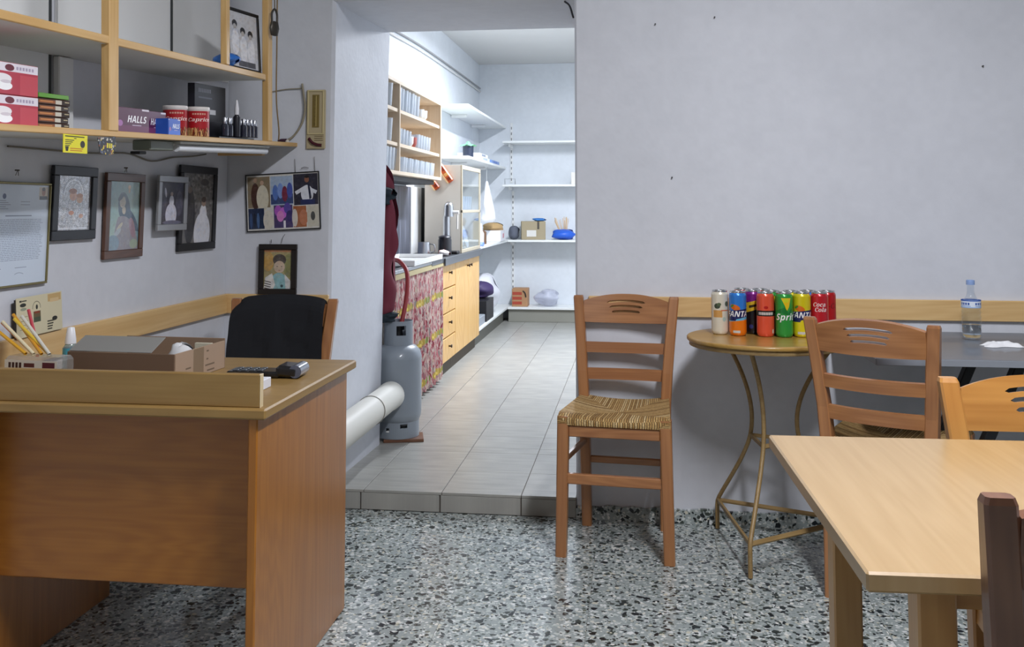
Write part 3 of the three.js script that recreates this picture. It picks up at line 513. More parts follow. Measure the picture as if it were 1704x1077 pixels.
{
  const a = shelfThing('menthol_sweets_box', 'wide maroon box of menthol sweets next to the pine post', 'box', -1.375, -2.488); carton(a, 0.18, 0.07, 0.04, mat(0x5a1a40, 0.4), mentholPrint('#54163a', '#6a2450'));
  const b = shelfThing('menthol_sweets_box', 'narrow maroon box of menthol sweets beside the wide one', 'box', -1.40, -2.655); carton(b, 0.14, 0.07, 0.09, mat(0x5a1a40, 0.4), mentholPrint('#5a2048', '#7a3a66'));
  const d = shelfThing('menthol_sweets_box', 'small blue box of menthol sweets in front of the red tins', 'box', -1.36, -2.70); carton(d, 0.075, 0.05, 0.05, mat(0x2858b8, 0.4), mentholPrint('#2a5cc4', '#3a70d8'));
  const tinPrint = print(512, 256, (c) => { fillRect(c, '#b01c24', 0, 0, 512, 256); fillRect(c, '#e6dcd6', 0, 0, 512, 14); const r = rng(8); for (let i = 0; i < 260; i++) { const x = r() * 512; c.strokeStyle = ['#c89a58', '#7d3a1c', '#e0b878', '#5a1810'][i % 4]; c.lineWidth = 5; c.beginPath(); c.moveTo(x, 165 + r() * 50); c.lineTo(x + (r() - 0.5) * 40, 256); c.stroke(); } for (const x of [0, 256, 512]) { text(c, '#f6eee6', 'Caprice', x, 110, 'italic bold 46px serif'); c.fillStyle = '#d8a894'; for (let k = 0; k < 6; k++) c.fillRect(x - 50 + k * 17, 34, 12, 16); } }, 0.35);
  const tin = (x, z, l) => { const t = shelfThing('wafer_tin', l, 'tin', x, z, 0.6); M('tin_body', upright(lathe([[0.0001, 0.001], [0.034, 0.001], [0.036, 0.004], [0.036, 0.088]], 32)), tinPrint, t); M('tin_lid', lathe([[0.0001, 0.097], [0.036, 0.097], [0.0375, 0.094], [0.0375, 0.086], [0.036, 0.086]], 32), mat(0xe2dcd8, 0.4), t, 'white rim of the lid'); };
  tin(-1.42, -2.825, 'red wafer tin behind the blue sweets box'); tin(-1.385, -2.905, 'red wafer tin nearest to the black display box');
  // dark display of small bottles
  const t = shelfThing('perfume_display', 'black display box for small bottles at the end of the shelf', 'box', -1.38, -3.10);
  M('display_back', planar(span(-0.10, 0.14, 0, 0.185, -0.085, -0.06, 0.001)), print(256, 200, (c) => { fillRect(c, '#191a24', 0, 0, 256, 200); c.fillStyle = '#8c8c9a'; for (let k = 0; k < 8; k++) c.fillRect(30 + k * 13, 16, 9, 14); fillRect(c, '#5c5c6a', 30, 46, 110, 6); fillRect(c, '#d8d8dc', 120, 90, 50, 18); fillRect(c, '#44465a', 20, 140, 130, 6); }), t);
  M('display_tray', span(-0.10, 0.2, 0, 0.06, -0.059, -0.035, 0.001), mat(0x17181f, 0.4), t);
  M('display_base', span(-0.10, 0.19, 0, 0.007, -0.035, 0.025, 0.001), mat(0x101116, 0.4), t);
  const tall = shelfThing('spray_bottle', 'tall white capped bottle in front of the black display box', 'bottle', -1.362, -3.155); tall.position.y += 0.0075;
  M('bottle_body', lathe([[0.0001, 0.001], [0.011, 0.001], [0.012, 0.004], [0.012, 0.07], [0.006, 0.078]], 16), mat(0x23242c, 0.3), tall); M('cap', lathe([[0.007, 0.078], [0.0075, 0.1], [0.003, 0.128], [0.0001, 0.13]], 16), mat(0xe6e6ea, 0.35), tall, 'white pointed cap');
  const vial = thing('small_bottle', 'tiny bottle', 'bottle', [0, 0, 0]);
  M('bottle_body', lathe([[0.0001, 0.001], [0.0115, 0.001], [0.0125, 0.004], [0.0125, 0.038], [0.006, 0.046]], 14), phys(0x272938, 0.1, { clearcoat: 1 }), vial); M('cap', lathe([[0.0075, 0.044], [0.008, 0.064], [0.0001, 0.066]], 14), phys(0xc9ccd4, 0.25, { metalness: 1 }), vial);
  const spots = [[-1.372, -3.08], [-1.37, -3.113], [-1.352, -3.19], [-1.352, -3.222], [-1.352, -3.254], [-1.352, -3.286], [-1.385, -3.21], [-1.385, -3.245], [-1.385, -3.28]];
  spots.forEach(([x, z], k) => { const o = k ? vial.clone() : vial; if (k) { o.name = numbered('small_bottle'); scene.add(o); } o.position.set(...onShelf(x, z, 0.0085)); o.rotation.x = TILT; o.userData = { label: 'tiny dark bottle with a silver cap in front of the black display box', category: 'bottle', group: 'tiny bottles on the shelf display' }; });
}
{ // photograph and blue bag behind the upper board's edge
  const t = thing('framed_photo', 'framed black and white group photo leaning on the upper shelf', 'picture', [0, 0, 0]);
  t.position.set(-1.385, 1.336 + 0.243 + (3.28 - 1.868) * TILT + 0.004, -3.262); t.rotation.order = 'YXZ'; t.rotation.set(-0.12, Math.PI / 2 - 0.35, -0.04);
  framed(t, 0.165, 0.225, 0.008, 0.012, mat(0x17181a, 0.4), (c, w, h) => { fillRect(c, '#cfd0d4', 0, 0, w, h); for (const [x, y] of [[0.2, 0.22], [0.48, 0.33], [0.75, 0.36]]) { blob(c, '#1e1e22', x * w, y * h, w * 0.09, h * 0.07); blob(c, '#b9b4b0', x * w, (y + 0.05) * h, w * 0.06, h * 0.05); blob(c, '#eeeef2', x * w + 4, (y + 0.33) * h, w * 0.13, h * 0.24); } fillRect(c, '#55565c', w * 0.3, h * 0.88, w * 0.6, h * 0.1); });
  const n = valueNoise(61, 16), b = one('blue_bag', 'crumpled blue plastic bag beside the leaning photo', 'bag', grid(20, 12, (u, v) => { const a = u * 6.283, q = v * 3.1416, k = 1 + (n(u * 8, v * 7) - 0.5) * 0.4; return [Math.cos(a) * Math.sin(q) * 0.04 * k, 0.022 - Math.cos(q) * 0.022 * k, Math.sin(a) * Math.sin(q) * 0.05 * k]; }), phys(0x2b6fc4, 0.35, {}), [-1.36, 1.336 + 0.243 + (3.06 - 1.868) * TILT + 0.002, -3.06]);
  b.material.side = THREE.DoubleSide;
}
function dabs(c, w, h, seed) { const r = rng(seed); for (let i = 0; i < 700; i++) { const q = r(); c.fillStyle = q < 0.4 ? 'rgba(255,250,240,0.035)' : q < 0.8 ? 'rgba(30,26,24,0.03)' : ['rgba(120,140,180,0.06)', 'rgba(190,130,90,0.06)'][i % 2]; c.beginPath(); c.ellipse(r() * w, r() * h, 3 + r() * 16, 3 + r() * 12, r() * 3, 0, 6.284); c.fill(); } }
function framed(t, w, h, d, border, frameMat, draw0, mount) {
  const draw = (c, a, b) => { draw0(c, a, b); if (!t.name.includes('certificate')) dabs(c, a, b, Math.round(w * 9999)); };   // parts of a picture frame; local +z faces out, origin at the bottom centre
  const b = border;
  M('frame', join(span(-w / 2, w / 2, 0, b, 0, d, 0.0018), span(-w / 2, w / 2, h - b, h, 0, d, 0.0018), span(-w / 2, -w / 2 + b, b, h - b, 0, d, 0.0018), span(w / 2 - b, w / 2, b, h - b, 0, d, 0.0018)), frameMat, t);
  M('picture', span(-w / 2 + b * 0.8, w / 2 - b * 0.8, b * 0.8, h - b * 0.8, d * 0.2, d * 0.45, 0.0003), mat(0xd8d8d4, 0.5), t);
  const W = w - 2 * b, Hh = h - 2 * b, pw = Math.round(W * 1800), ph = Math.round(Hh * 1800);
  M('print', at(plain(new THREE.PlaneGeometry(W, Hh)), 0, h / 2, d * 0.45 + 0.0006), phys(0xffffff, 0.35, { map: canvasTex(pw, ph, draw), clearcoat: 0.3, ...(mount || {}) }), t);
}
const onLeft = (z0, z1, y0, off = 0.003) => [LX + off, y0, (z0 + z1) / 2];
function leftFrame(name, label, z0, z1, y0, y1, d, b, m, draw, off = 0.003, lean = 0.02, extra) { const t = thing(name, label, 'picture', onLeft(z0, z1, y0, off)); t.rotation.order = 'YXZ'; t.rotation.set(lean, Math.PI / 2, 0); framed(t, Math.abs(z1 - z0), y1 - y0, d, b, m, draw, extra); return t; }
// hook on the wall above a picture
const hookMat = mat(0x4a4640, 0.5);
function wallHook(t, x, y) { M('hanger', join(at(cyl(0.002, 0.002, 0.012, 8), x, y, 0.004, Math.PI / 2), tube([[x - 0.006, y - 0.014, 0.004], [x, y, 0.006], [x + 0.006, y - 0.014, 0.004]], 0.0009, 8, 5)), hookMat, t); }
{
  const cert = leftFrame('framed_certificate', 'white typed certificate in a thin gold frame at the left edge', -2.225, -2.478, 0.952, 1.226, 0.01, 0.006, phys(0x8a8158, 0.4, { metalness: 0.6 }), (c, w, h) => {
    fillRect(c, '#cfdbea', 0, 0, w, h); blob(c, '#4c5a80', w * 0.22, h * 0.12, 13, 13); c.fillStyle = '#8d98ac'; for (let k = 0; k < 5; k++) c.fillRect(w * 0.15, h * (0.16 + k * 0.02), w * (0.1 + 0.04 * (k % 3)), 3); for (const y of [0.17, 0.2]) c.fillRect(w * 0.5, h * y, w * 0.16, 3);
    c.fillStyle = '#5b667c'; c.fillRect(w * 0.25, h * 0.31, w * 0.45, 4); const r = rng(5); c.fillStyle = '#93a0b6'; for (let k = 0; k < 24; k++) { const y = h * (0.35 + k * 0.0175); let x = w * 0.08; while (x < w * 0.86) { const q = 8 + r() * 26; c.fillRect(x, y, q, 3); x += q + 4; } } c.fillStyle = '#8a96ac'; c.fillRect(w * 0.1, h * 0.83, w * 0.12, 3); c.fillRect(w * 0.45, h * 0.83, w * 0.2, 3); c.strokeStyle = '#6a7690'; c.lineWidth = 2; c.beginPath(); c.moveTo(w * 0.45, h * 0.9); c.quadraticCurveTo(w * 0.52, h * 0.87, w * 0.6, h * 0.9); c.stroke();
    fillRect(c, '#c7b8a0', w * 0.82, h * 0.02, w * 0.16, h * 0.13); blob(c, '#a5745c', w * 0.9, h * 0.07, 15, 20); fillRect(c, '#23262e', w * 0.83, h * 0.115, w * 0.14, h * 0.035); blob(c, '#2c2220', w * 0.9, h * 0.042, 13, 9);
  });
  wallHook(cert, -0.02, 0.305);
  const icon = leftFrame('silver_icon', 'black framed silver relief icon with two small painted faces', -2.487, -2.707, 1.066, 1.278, 0.012, 0.028, mat(0x25282e, 0.45), (c, w, h) => {
    const r = rng(14); fillRect(c, '#a9a9ac', 0, 0, w, h); for (let i = 0; i < 2600; i++) { const x = r() * w, y = r() * h; c.strokeStyle = ['#d9dade', '#77787c', '#bfc0c4', '#8d8e90', '#e8e8ea'][i % 5]; c.lineWidth = 2; c.beginPath(); c.arc(x, y, 2 + r() * 5, r() * 6, r() * 6 + 1.6); c.stroke(); }
    c.strokeStyle = '#7a7c80'; c.lineWidth = 4; c.beginPath(); c.arc(w * 0.48, h * 0.38, w * 0.33, 3.3, 6.1); c.stroke(); c.strokeStyle = '#e4e4e6'; c.beginPath(); c.arc(w * 0.48, h * 0.38, w * 0.29, 3.2, 6.2); c.stroke();
    blob(c, '#b98c74', w * 0.46, h * 0.36, w * 0.11, h * 0.1); blob(c, '#8a5d48', w * 0.45, h * 0.28, w * 0.12, h * 0.05); blob(c, '#b38a6c', w * 0.66, h * 0.42, w * 0.1, h * 0.08); blob(c, '#9d6f52', w * 0.66, h * 0.36, w * 0.1, h * 0.04); blob(c, '#b27a60', w * 0.42, h * 0.68, w * 0.08, h * 0.04); blob(c, '#b98a70', w * 0.72, h * 0.74, w * 0.07, h * 0.04); fillRect(c, '#d8d9dc', w * 0.06, h * 0.95, w * 0.86, h * 0.03);
  }, 0.003, 0.02, { metalness: 0.35 });
  const lady = leftFrame('framed_painting', 'brown framed painting of a veiled woman in blue', -2.757, -2.989, 1.0, 1.267, 0.011, 0.026, woodMat(0x6a4632, 0x4a2c1e, 115, 0.45, 8, 1, 0.2), (c, w, h) => {
    const g = c.createLinearGradient(0, 0, w, h); g.addColorStop(0, '#6f9aa0'); g.addColorStop(0.5, '#9fb9ae'); g.addColorStop(1, '#6a8ea0'); c.fillStyle = g; c.fillRect(0, 0, w, h);
    blob(c, '#d9b890', w * 0.64, h * 0.08, w * 0.05, h * 0.035); blob(c, '#c9a47c', w * 0.64, h * 0.13, w * 0.03, h * 0.04);
    c.fillStyle = '#42586a'; c.beginPath(); c.moveTo(w * 0.30, h * 0.24); c.quadraticCurveTo(w * 0.36, h * 0.12, w * 0.52, h * 0.17); c.quadraticCurveTo(w * 0.66, h * 0.26, w * 0.70, h * 0.42); c.quadraticCurveTo(w * 0.95, h * 0.55, w * 1.0, h * 0.74); c.lineTo(w * 0.62, h * 0.70); c.quadraticCurveTo(w * 0.52, h * 0.55, w * 0.34, h * 0.50); c.quadraticCurveTo(w * 0.26, h * 0.40, w * 0.30, h * 0.24); c.fill();
    c.fillStyle = '#8f8b93'; c.beginPath(); c.moveTo(w * 0.30, h * 0.52); c.quadraticCurveTo(w * 0.55, h * 0.46, w * 0.80, h * 0.62); c.quadraticCurveTo(w * 0.98, h * 0.8, w, h); c.lineTo(w * 0.2, h); c.quadraticCurveTo(w * 0.16, h * 0.7, w * 0.30, h * 0.52); c.fill();
    blob(c, '#c9c0ac', w * 0.43, h * 0.30, w * 0.10, h * 0.085, -0.2); blob(c, '#bdb39e', w * 0.48, h * 0.42, w * 0.06, h * 0.06, -0.3); blob(c, '#384a58', w * 0.36, h * 0.235, w * 0.1, h * 0.035, -0.5); fillRect(c, '#8a8376', w * 0.37, h * 0.285, w * 0.045, 2); fillRect(c, '#8a8376', w * 0.45, h * 0.285, w * 0.045, 2); fillRect(c, '#a8685c', w * 0.40, h * 0.35, w * 0.05, 2);
    blob(c, '#9a7884', w * 0.78, h * 0.68, w * 0.09, h * 0.16, -0.4); blob(c, '#c3bca8', w * 0.36, h * 0.66, w * 0.12, h * 0.03, -0.6); blob(c, '#a9b4ba', w * 0.30, h * 0.74, w * 0.12, h * 0.04, -0.5); blob(c, '#7f98a8', w * 0.16, h * 0.9, w * 0.2, h * 0.12); blob(c, '#9aa890', w * 0.85, h * 0.92, w * 0.14, h * 0.07);
  });
  wallHook(lady, 0, 0.285);
  leftFrame('framed_wedding_photo', 'large black framed wedding photo of a couple', -3.237, -3.541, 1.002, 1.312, 0.01, 0.028, mat(0x101114, 0.4), (c, w, h) => { fillRect(c, '#6a6866', 0, 0, w, h); const r = rng(6); for (let i = 0; i < 200; i++) blob(c, ['#7b7976', '#5d5a58', '#8a8884', '#4c4a4a'][i % 4], r() * w, r() * h * 0.6, 14, 10); blob(c, '#2a2a2e', w * 0.24, h * 0.62, w * 0.17, h * 0.4); blob(c, '#7a6c62', w * 0.22, h * 0.24, w * 0.07, h * 0.05); blob(c, '#e2e3ea', w * 0.66, h * 0.86, w * 0.27, h * 0.3); blob(c, '#e9e9ee', w * 0.68, h * 0.6, w * 0.12, h * 0.16); blob(c, '#9c8474', w * 0.69, h * 0.42, w * 0.075, h * 0.055); blob(c, '#4a3a34', w * 0.69, h * 0.375, w * 0.08, h * 0.04); blob(c, '#3a3a3e', w * 0.7, h * 0.12, w * 0.14, h * 0.05); }, 0.003);
  leftFrame('framed_wedding_photo', 'small silver framed wedding photo overlapping the black frame', -3.045, -3.255, 1.08, 1.268, 0.01, 0.022, phys(0xa9abae, 0.4, { metalness: 0.5 }), (c, w, h) => { fillRect(c, '#30303c', 0, 0, w, h); blob(c, '#4a4a58', w * 0.8, h * 0.5, w * 0.15, h * 0.3); blob(c, '#454656', w * 0.15, h * 0.5, w * 0.1, h * 0.3); blob(c, '#d9dae8', w * 0.45, h * 0.78, w * 0.24, h * 0.28); blob(c, '#dcdde8', w * 0.46, h * 0.45, w * 0.1, h * 0.14); blob(c, '#b09a90', w * 0.46, h * 0.28, w * 0.06, h * 0.05); blob(c, '#c9cad6', w * 0.2, h * 0.25, w * 0.04, h * 0.12, -0.3); blob(c, '#6a6a80', w * 0.5, h * 0.96, w * 0.4, h * 0.05); }, 0.025);
}
// pictures on the back wall beside the column
{
  const t = thing('photo_collage', 'thin black framed collage of six wedding photos', 'picture', [-1.38, 1.068, WZ + 0.003]); t.rotation.z = 0.05;
  framed(t, 0.305, 0.228, 0.008, 0.0045, mat(0x17181a, 0.4), (c, w, h) => {
    fillRect(c, '#d8d6d0', 0, 0, w, h);
    fillRect(c, '#8a7b62', 8, 12, w * 0.31, h * 0.56); blob(c, '#4a3028', w * 0.12, h * 0.38, w * 0.06, h * 0.24); blob(c, '#a88a74', w * 0.12, h * 0.09, 14, 16); blob(c, '#d9d2bc', w * 0.22, h * 0.42, w * 0.085, h * 0.24); blob(c, '#c0a088', w * 0.215, h * 0.14, 14, 16);
    fillRect(c, '#a9bcd4', w * 0.335, 14, w * 0.31, h * 0.52); fillRect(c, '#3a4a78', w * 0.335, h * 0.36, w * 0.31, h * 0.18); for (const [x, y, q] of [[0.4, 0.33, '#5a7ac0'], [0.47, 0.3, '#7d9ad8'], [0.53, 0.36, '#7a2c44'], [0.6, 0.3, '#4858a8']]) blob(c, q, x * w, y * h, w * 0.04, h * 0.14);
    fillRect(c, '#2c2a38', w * 0.655, 6, w * 0.335, h * 0.56); blob(c, '#dfe2ea', w * 0.84, h * 0.38, w * 0.085, h * 0.16); c.strokeStyle = '#dfe2ea'; c.lineWidth = 26; c.beginPath(); c.moveTo(w * 0.68, h * 0.36); c.lineTo(w * 0.82, h * 0.26); c.lineTo(w * 0.97, h * 0.36); c.stroke(); blob(c, '#8a5c48', w * 0.84, h * 0.12, 17, 22); blob(c, '#1c1614', w * 0.84, h * 0.07, 17, 10); poly(c, '#1c2038', [[w * 0.85, h * 0.2], [w * 0.875, h * 0.2], [w * 0.9, h * 0.46], [w * 0.87, h * 0.48]]); fillRect(c, '#28305c', w * 0.745, h * 0.48, w * 0.2, h * 0.09);
    fillRect(c, '#1e2a48', 8, h * 0.6, w * 0.22, h * 0.37); for (let k = 0; k < 4; k++) blob(c, ['#38507c', '#141c30', '#4a6a98', '#20304c'][k], w * (0.05 + k * 0.05), h * 0.82, w * 0.02, h * 0.14); blob(c, '#d9d3c4', w * 0.29, h * 0.82, w * 0.07, h * 0.18); fillRect(c, '#453a68', w * 0.37, h * 0.56, w * 0.26, h * 0.41); for (const [x, y, q] of [[0.43, 0.66, '#b05ac0'], [0.5, 0.7, '#c86ad0'], [0.56, 0.62, '#5a4aa0'], [0.46, 0.76, '#d884c8'], [0.59, 0.76, '#38306a']]) blob(c, q, x * w, y * h, w * 0.05, h * 0.1); fillRect(c, '#e8e4ea', w * 0.5, h * 0.84, w * 0.03, h * 0.13);
    fillRect(c, '#a8643c', w * 0.64, h * 0.59, w * 0.18, h * 0.38); blob(c, '#d9d0c4', w * 0.66, h * 0.8, w * 0.04, h * 0.16); blob(c, '#c07a58', w * 0.78, h * 0.8, w * 0.06, h * 0.14); fillRect(c, '#c9c4b4', w * 0.83, h * 0.59, w * 0.16, h * 0.38); blob(c, '#4a4a48', w * 0.91, h * 0.78, w * 0.03, h * 0.08);
  });
  M('hanging_wire', join(tube([[0.055, 0.228, 0.002], [0.055, 0.28, 0.004]], 0.0009, 4, 5), tube([[0.135, 0.228, 0.002], [0.135, 0.285, 0.004]], 0.0009, 4, 5), tube([[0.08, 0.242, 0.004], [0.095, 0.246, 0.006], [0.11, 0.242, 0.004]], 0.0012, 6, 5)), hookMat, t);
  const k = thing('framed_child_photo', 'dark brown framed photo of a small child standing on the wooden rail', 'picture', [-1.4, 0.8185, WZ + 0.01]); k.rotation.x = -0.02;
  framed(k, 0.156, 0.196, 0.014, 0.022, mat(0x1c1512, 0.4), (c, w, h) => { fillRect(c, '#a89a68', 0, 0, w, h); blob(c, '#c79a4a', w * 0.15, h * 0.3, w * 0.2, h * 0.25); fillRect(c, '#b8794a', 0, 0, w, h * 0.06); blob(c, '#8a8a52', w * 0.9, h * 0.4, w * 0.2, h * 0.3); blob(c, '#4a4038', w * 0.56, h * 0.26, w * 0.24, h * 0.15); blob(c, '#d9bfa4', w * 0.56, h * 0.44, w * 0.2, h * 0.155); blob(c, '#8fc0c4', w * 0.55, h * 0.85, w * 0.3, h * 0.26); poly(c, '#e8e6e0', [[0, h], [w * 0.05, h * 0.72], [w * 0.3, h * 0.6], [w * 0.42, h * 0.9], [w * 0.35, h]]); poly(c, '#dfe0dc', [[w * 0.75, h * 0.62], [w * 0.98, h * 0.8], [w, h], [w * 0.8, h]]); for (let q = 0; q < 4; q++) { c.strokeStyle = '#38322e'; c.lineWidth = 6; c.beginPath(); c.moveTo(w * 0.02, h * (0.8 + q * 0.06)); c.lineTo(w * 0.26, h * (0.84 + q * 0.06)); c.stroke(); } blob(c, '#26444c', w * 0.66, h * 0.93, 10, 10); for (const s of [0.48, 0.64]) blob(c, '#5a4a40', w * s, h * 0.43, 5, 3); blob(c, '#b98a78', w * 0.56, h * 0.53, 9, 3); });
  M('hanger', join(tube([[-0.03, 0.2, 0.003], [-0.03, 0.214, 0.004]], 0.0012, 3, 5), tube([[0.012, 0.2, 0.003], [0.018, 0.222, 0.005], [0.026, 0.235, 0.004]], 0.001, 6, 5)), hookMat, k);
  // brass thermometer plaque with a red pepper
  const th = thing('wall_thermometer', 'cream and brass wall thermometer plaque with a dark red pepper', 'thermometer', [-1.254, 1.39, WZ + 0.001]);
  M('plaque', span(-0.039, 0.039, 0, 0.235, 0, 0.01, 0.003), mat(0xb8aa88, 0.5), th);
  M('frame', join(span(-0.034, 0.034, 0.228, 0.233, 0.01, 0.014, 0.001), span(-0.034, -0.028, 0.062, 0.228, 0.01, 0.014, 0.001), span(0.028, 0.034, 0.062, 0.228, 0.01, 0.014, 0.001), span(-0.034, 0.034, 0.057, 0.062, 0.01, 0.014, 0.001)), mat(0xd0c294, 0.4), th);
  M('scale', planar(span(-0.014, 0.014, 0.085, 0.215, 0.01, 0.012, 0.0005)), print(64, 300, (c) => { fillRect(c, '#7d6a34', 0, 0, 64, 300); c.fillStyle = '#4a3c1c'; for (let y = 16; y < 290; y += 12) c.fillRect(10, y, y % 36 === 16 ? 20 : 12, 3); c.fillStyle = '#c9b87c'; c.fillRect(34, 10, 5, 280); }), th);
  M('pepper', tube([[-0.026, 0.042, 0.013], [-0.012, 0.025, 0.015], [0.008, 0.016, 0.014], [0.027, 0.014, 0.012]], 0.006, 16, 8), mat(0x4a1420, 0.35), th, 'dark red pepper ornament');
  M('groove', join(...[0.05, 0.042, 0.034].map((y) => span(-0.005, 0.03, y - 0.0012, y + 0.0012, 0.01, 0.0112, 0.0004))), mat(0x6d5d3c, 0.5), th);
  // cables
  one('wall_cable', 'grey cable looping from the ornament hook down to the shelf end', 'cable', join(tube([[-1.443, 1.62, WZ + 0.004], [-1.38, 1.629, WZ + 0.006], [-1.315, 1.632, WZ + 0.008]], 0.0022, 14, 6), tube([[-1.312, 1.65, WZ + 0.01], [-1.303, 1.60, WZ + 0.012], [-1.297, 1.55, WZ + 0.014], [-1.31, 1.49, WZ + 0.014], [-1.345, 1.44, WZ + 0.014], [-1.37, 1.424, WZ + 0.015]], 0.0042, 30, 7)), mat(0x9a917c, 0.5));
  const pl = thing('plug', 'dark purple plug with a white end on the shelf tip', 'plug', [-1.39, 1.423, WZ + 0.02]);
  M('plug_body', at(lathe([[0.0001, -0.024], [0.006, -0.022], [0.008, 0], [0.006, 0.014], [0.0001, 0.015]], 14), 0, 0, 0, 0, 0, Math.PI / 2 + 0.1), mat(0x3c1e30, 0.4), pl); M('plug_end', at(new THREE.SphereGeometry(0.008, 12, 8), 0.024, -0.003, 0), mat(0xd8cfc0, 0.4), pl);
  pl.position.y = onShelf(0, WZ)[1] + 0.0085;
}
{ // ornament hanging on the far post
  const t = thing('padlock_ornament', 'dark metal padlock shaped ornament hanging on the pine post', 'ornament', [-1.318, 1.785, -3.352]); t.rotation.y = Math.PI / 2 - 0.5;
  const m = phys(0x4a4640, 0.4, { metalness: 0.7 });
  M('ornament_body', at(lathe([[0.0001, -0.02], [0.016, -0.018], [0.022, 0.008], [0.017, 0.032], [0.0001, 0.036]], 20).scale(1, 1, 0.35), 0, 0.02, 0.012), m, t);
  M('shackle', tube([[-0.012, 0.05, 0.012], [-0.012, 0.085, 0.012], [0, 0.1, 0.012], [0.01, 0.085, 0.012], [0.012, 0.05, 0.012]], 0.004, 24, 8), m, t);
  M('hanging_cord', tube([[0.0, 0.1, 0.012], [0.002, 0.14, 0.008], [0.0, 0.2, 0.005]], 0.002, 10, 5), mat(0x6a5a3c, 0.8), t);
  one('brown_cable', 'thin brown cable running down beside the pine post', 'cable', tube([[-1.322, 2.1, -3.405], [-1.322, 1.75, -3.41], [-1.322, 1.55, -3.415], [-1.32, 1.44, -3.44], [-1.325, 1.412, -3.45]], 0.0028, 30, 6), mat(0x8a7452, 0.7));
}
{ // stickers and badge on the shelf edge
  const y = one('yellow_notice', 'yellow printed notice card stuck under the shelf edge', 'notice', planar(cb(0.1, 0.044, 0.0015, 0.0003)), print(300, 132, (c) => { fillRect(c, '#e8de1c', 0, 0, 300, 132); c.fillStyle = '#3a3a10'; c.fillRect(20, 10, 240, 8); c.fillRect(130, 24, 30, 6); for (let k = 0; k < 4; k++) c.fillRect(22, 38 + k * 13, 110 - k * 18, 6); blob(c, '#2b2418', 238, 66, 30, 26); poly(c, '#2b2a14', [[22, 86], [66, 86], [58, 120], [32, 120]]); c.fillStyle = '#c87a18'; c.fillRect(84, 96, 160, 7); c.fillRect(84, 110, 150, 7); }, 0.5), [-1.3285, 1.311, -2.142], Math.PI / 2);
  y.rotation.order = 'YXZ'; y.rotation.z = 0.02;
  const b = one('badge_sticker', 'small black and yellow cup shaped sticker under the pine post', 'sticker', at(new THREE.ExtrudeGeometry(new THREE.Shape([[-0.043, 0.018], [0.04, 0.026], [0.043, 0], [0.03, -0.02], [0.0, -0.024], [-0.028, -0.02]].map((p) => new THREE.Vector2(...p))), { depth: 0.0015, bevelEnabled: false }), 0, 0, 0), print(256, 160, (c) => { fillRect(c, '#23242c', 0, 0, 256, 160); const r = rng(19); for (let i = 0; i < 60; i++) blob(c, ['#c9c3b4', '#e0c22c', '#5c6478', '#8a4a28', '#17181c'][i % 5], r() * 256, r() * 160, 6 + r() * 12, 5 + r() * 8, r() * 3); poly(c, '#e8d820', [[130, 60], [150, 60], [146, 100], [126, 100]]); poly(c, '#e8d820', [[160, 60], [178, 60], [174, 100], [156, 100]]); poly(c, '#e8d820', [[186, 60], [204, 60], [200, 100], [182, 100]]); }, 0.4), [-1.327, 1.315, -2.275], Math.PI / 2);
  const p = b.geometry.attributes.position, u = b.geometry.attributes.uv; for (let i = 0; i < p.count; i++) u.setXY(i, (p.getX(i) + 0.043) / 0.086, (p.getY(i) + 0.024) / 0.05);
}
{ // lamp under the lower board
  const t = thing('under_shelf_lamp', 'long white tube lamp fixed under the lower shelf board', 'lamp', [SH0[0], SH0[1], SH0[2]]); t.rotation.x = TILT;
  M('ballast_box', span(0.2, 0.255, -0.045, -0.0155, -0.70, -0.84, 0.003), mat(0x6a7064, 0.5), t, 'grey green ballast box');
  M('lamp_housing', span(0.215, 0.27, -0.024, -0.0155, -0.85, -1.56, 0.002), mat(0xb8bcb8, 0.5), t);
  M('tube_cover', at(cyl(0.011, 0.011, 0.7, 16), 0.255, -0.036, -1.205, Math.PI / 2), mat(0xdfe3e8, 0.35), t);
  M('switch', span(0.16, 0.19, -0.055, -0.046, -0.76, -0.8, 0.002), black, t);
  one('lamp_cable', 'thin grey cable drooping along the wall under the shelf', 'cable', tube([[LX + 0.006, 1.318, -2.3], [LX + 0.006, 1.322, -2.7], [LX + 0.006, 1.332, -2.9], [LX + 0.006, 1.315, -3.05], [LX + 0.006, 1.335, -3.2], [LX + 0.008, 1.347, -3.35], [LX + 0.01, 1.36, -3.45]], 0.0028, 40, 6), mat(0x7c776c, 0.6));
}
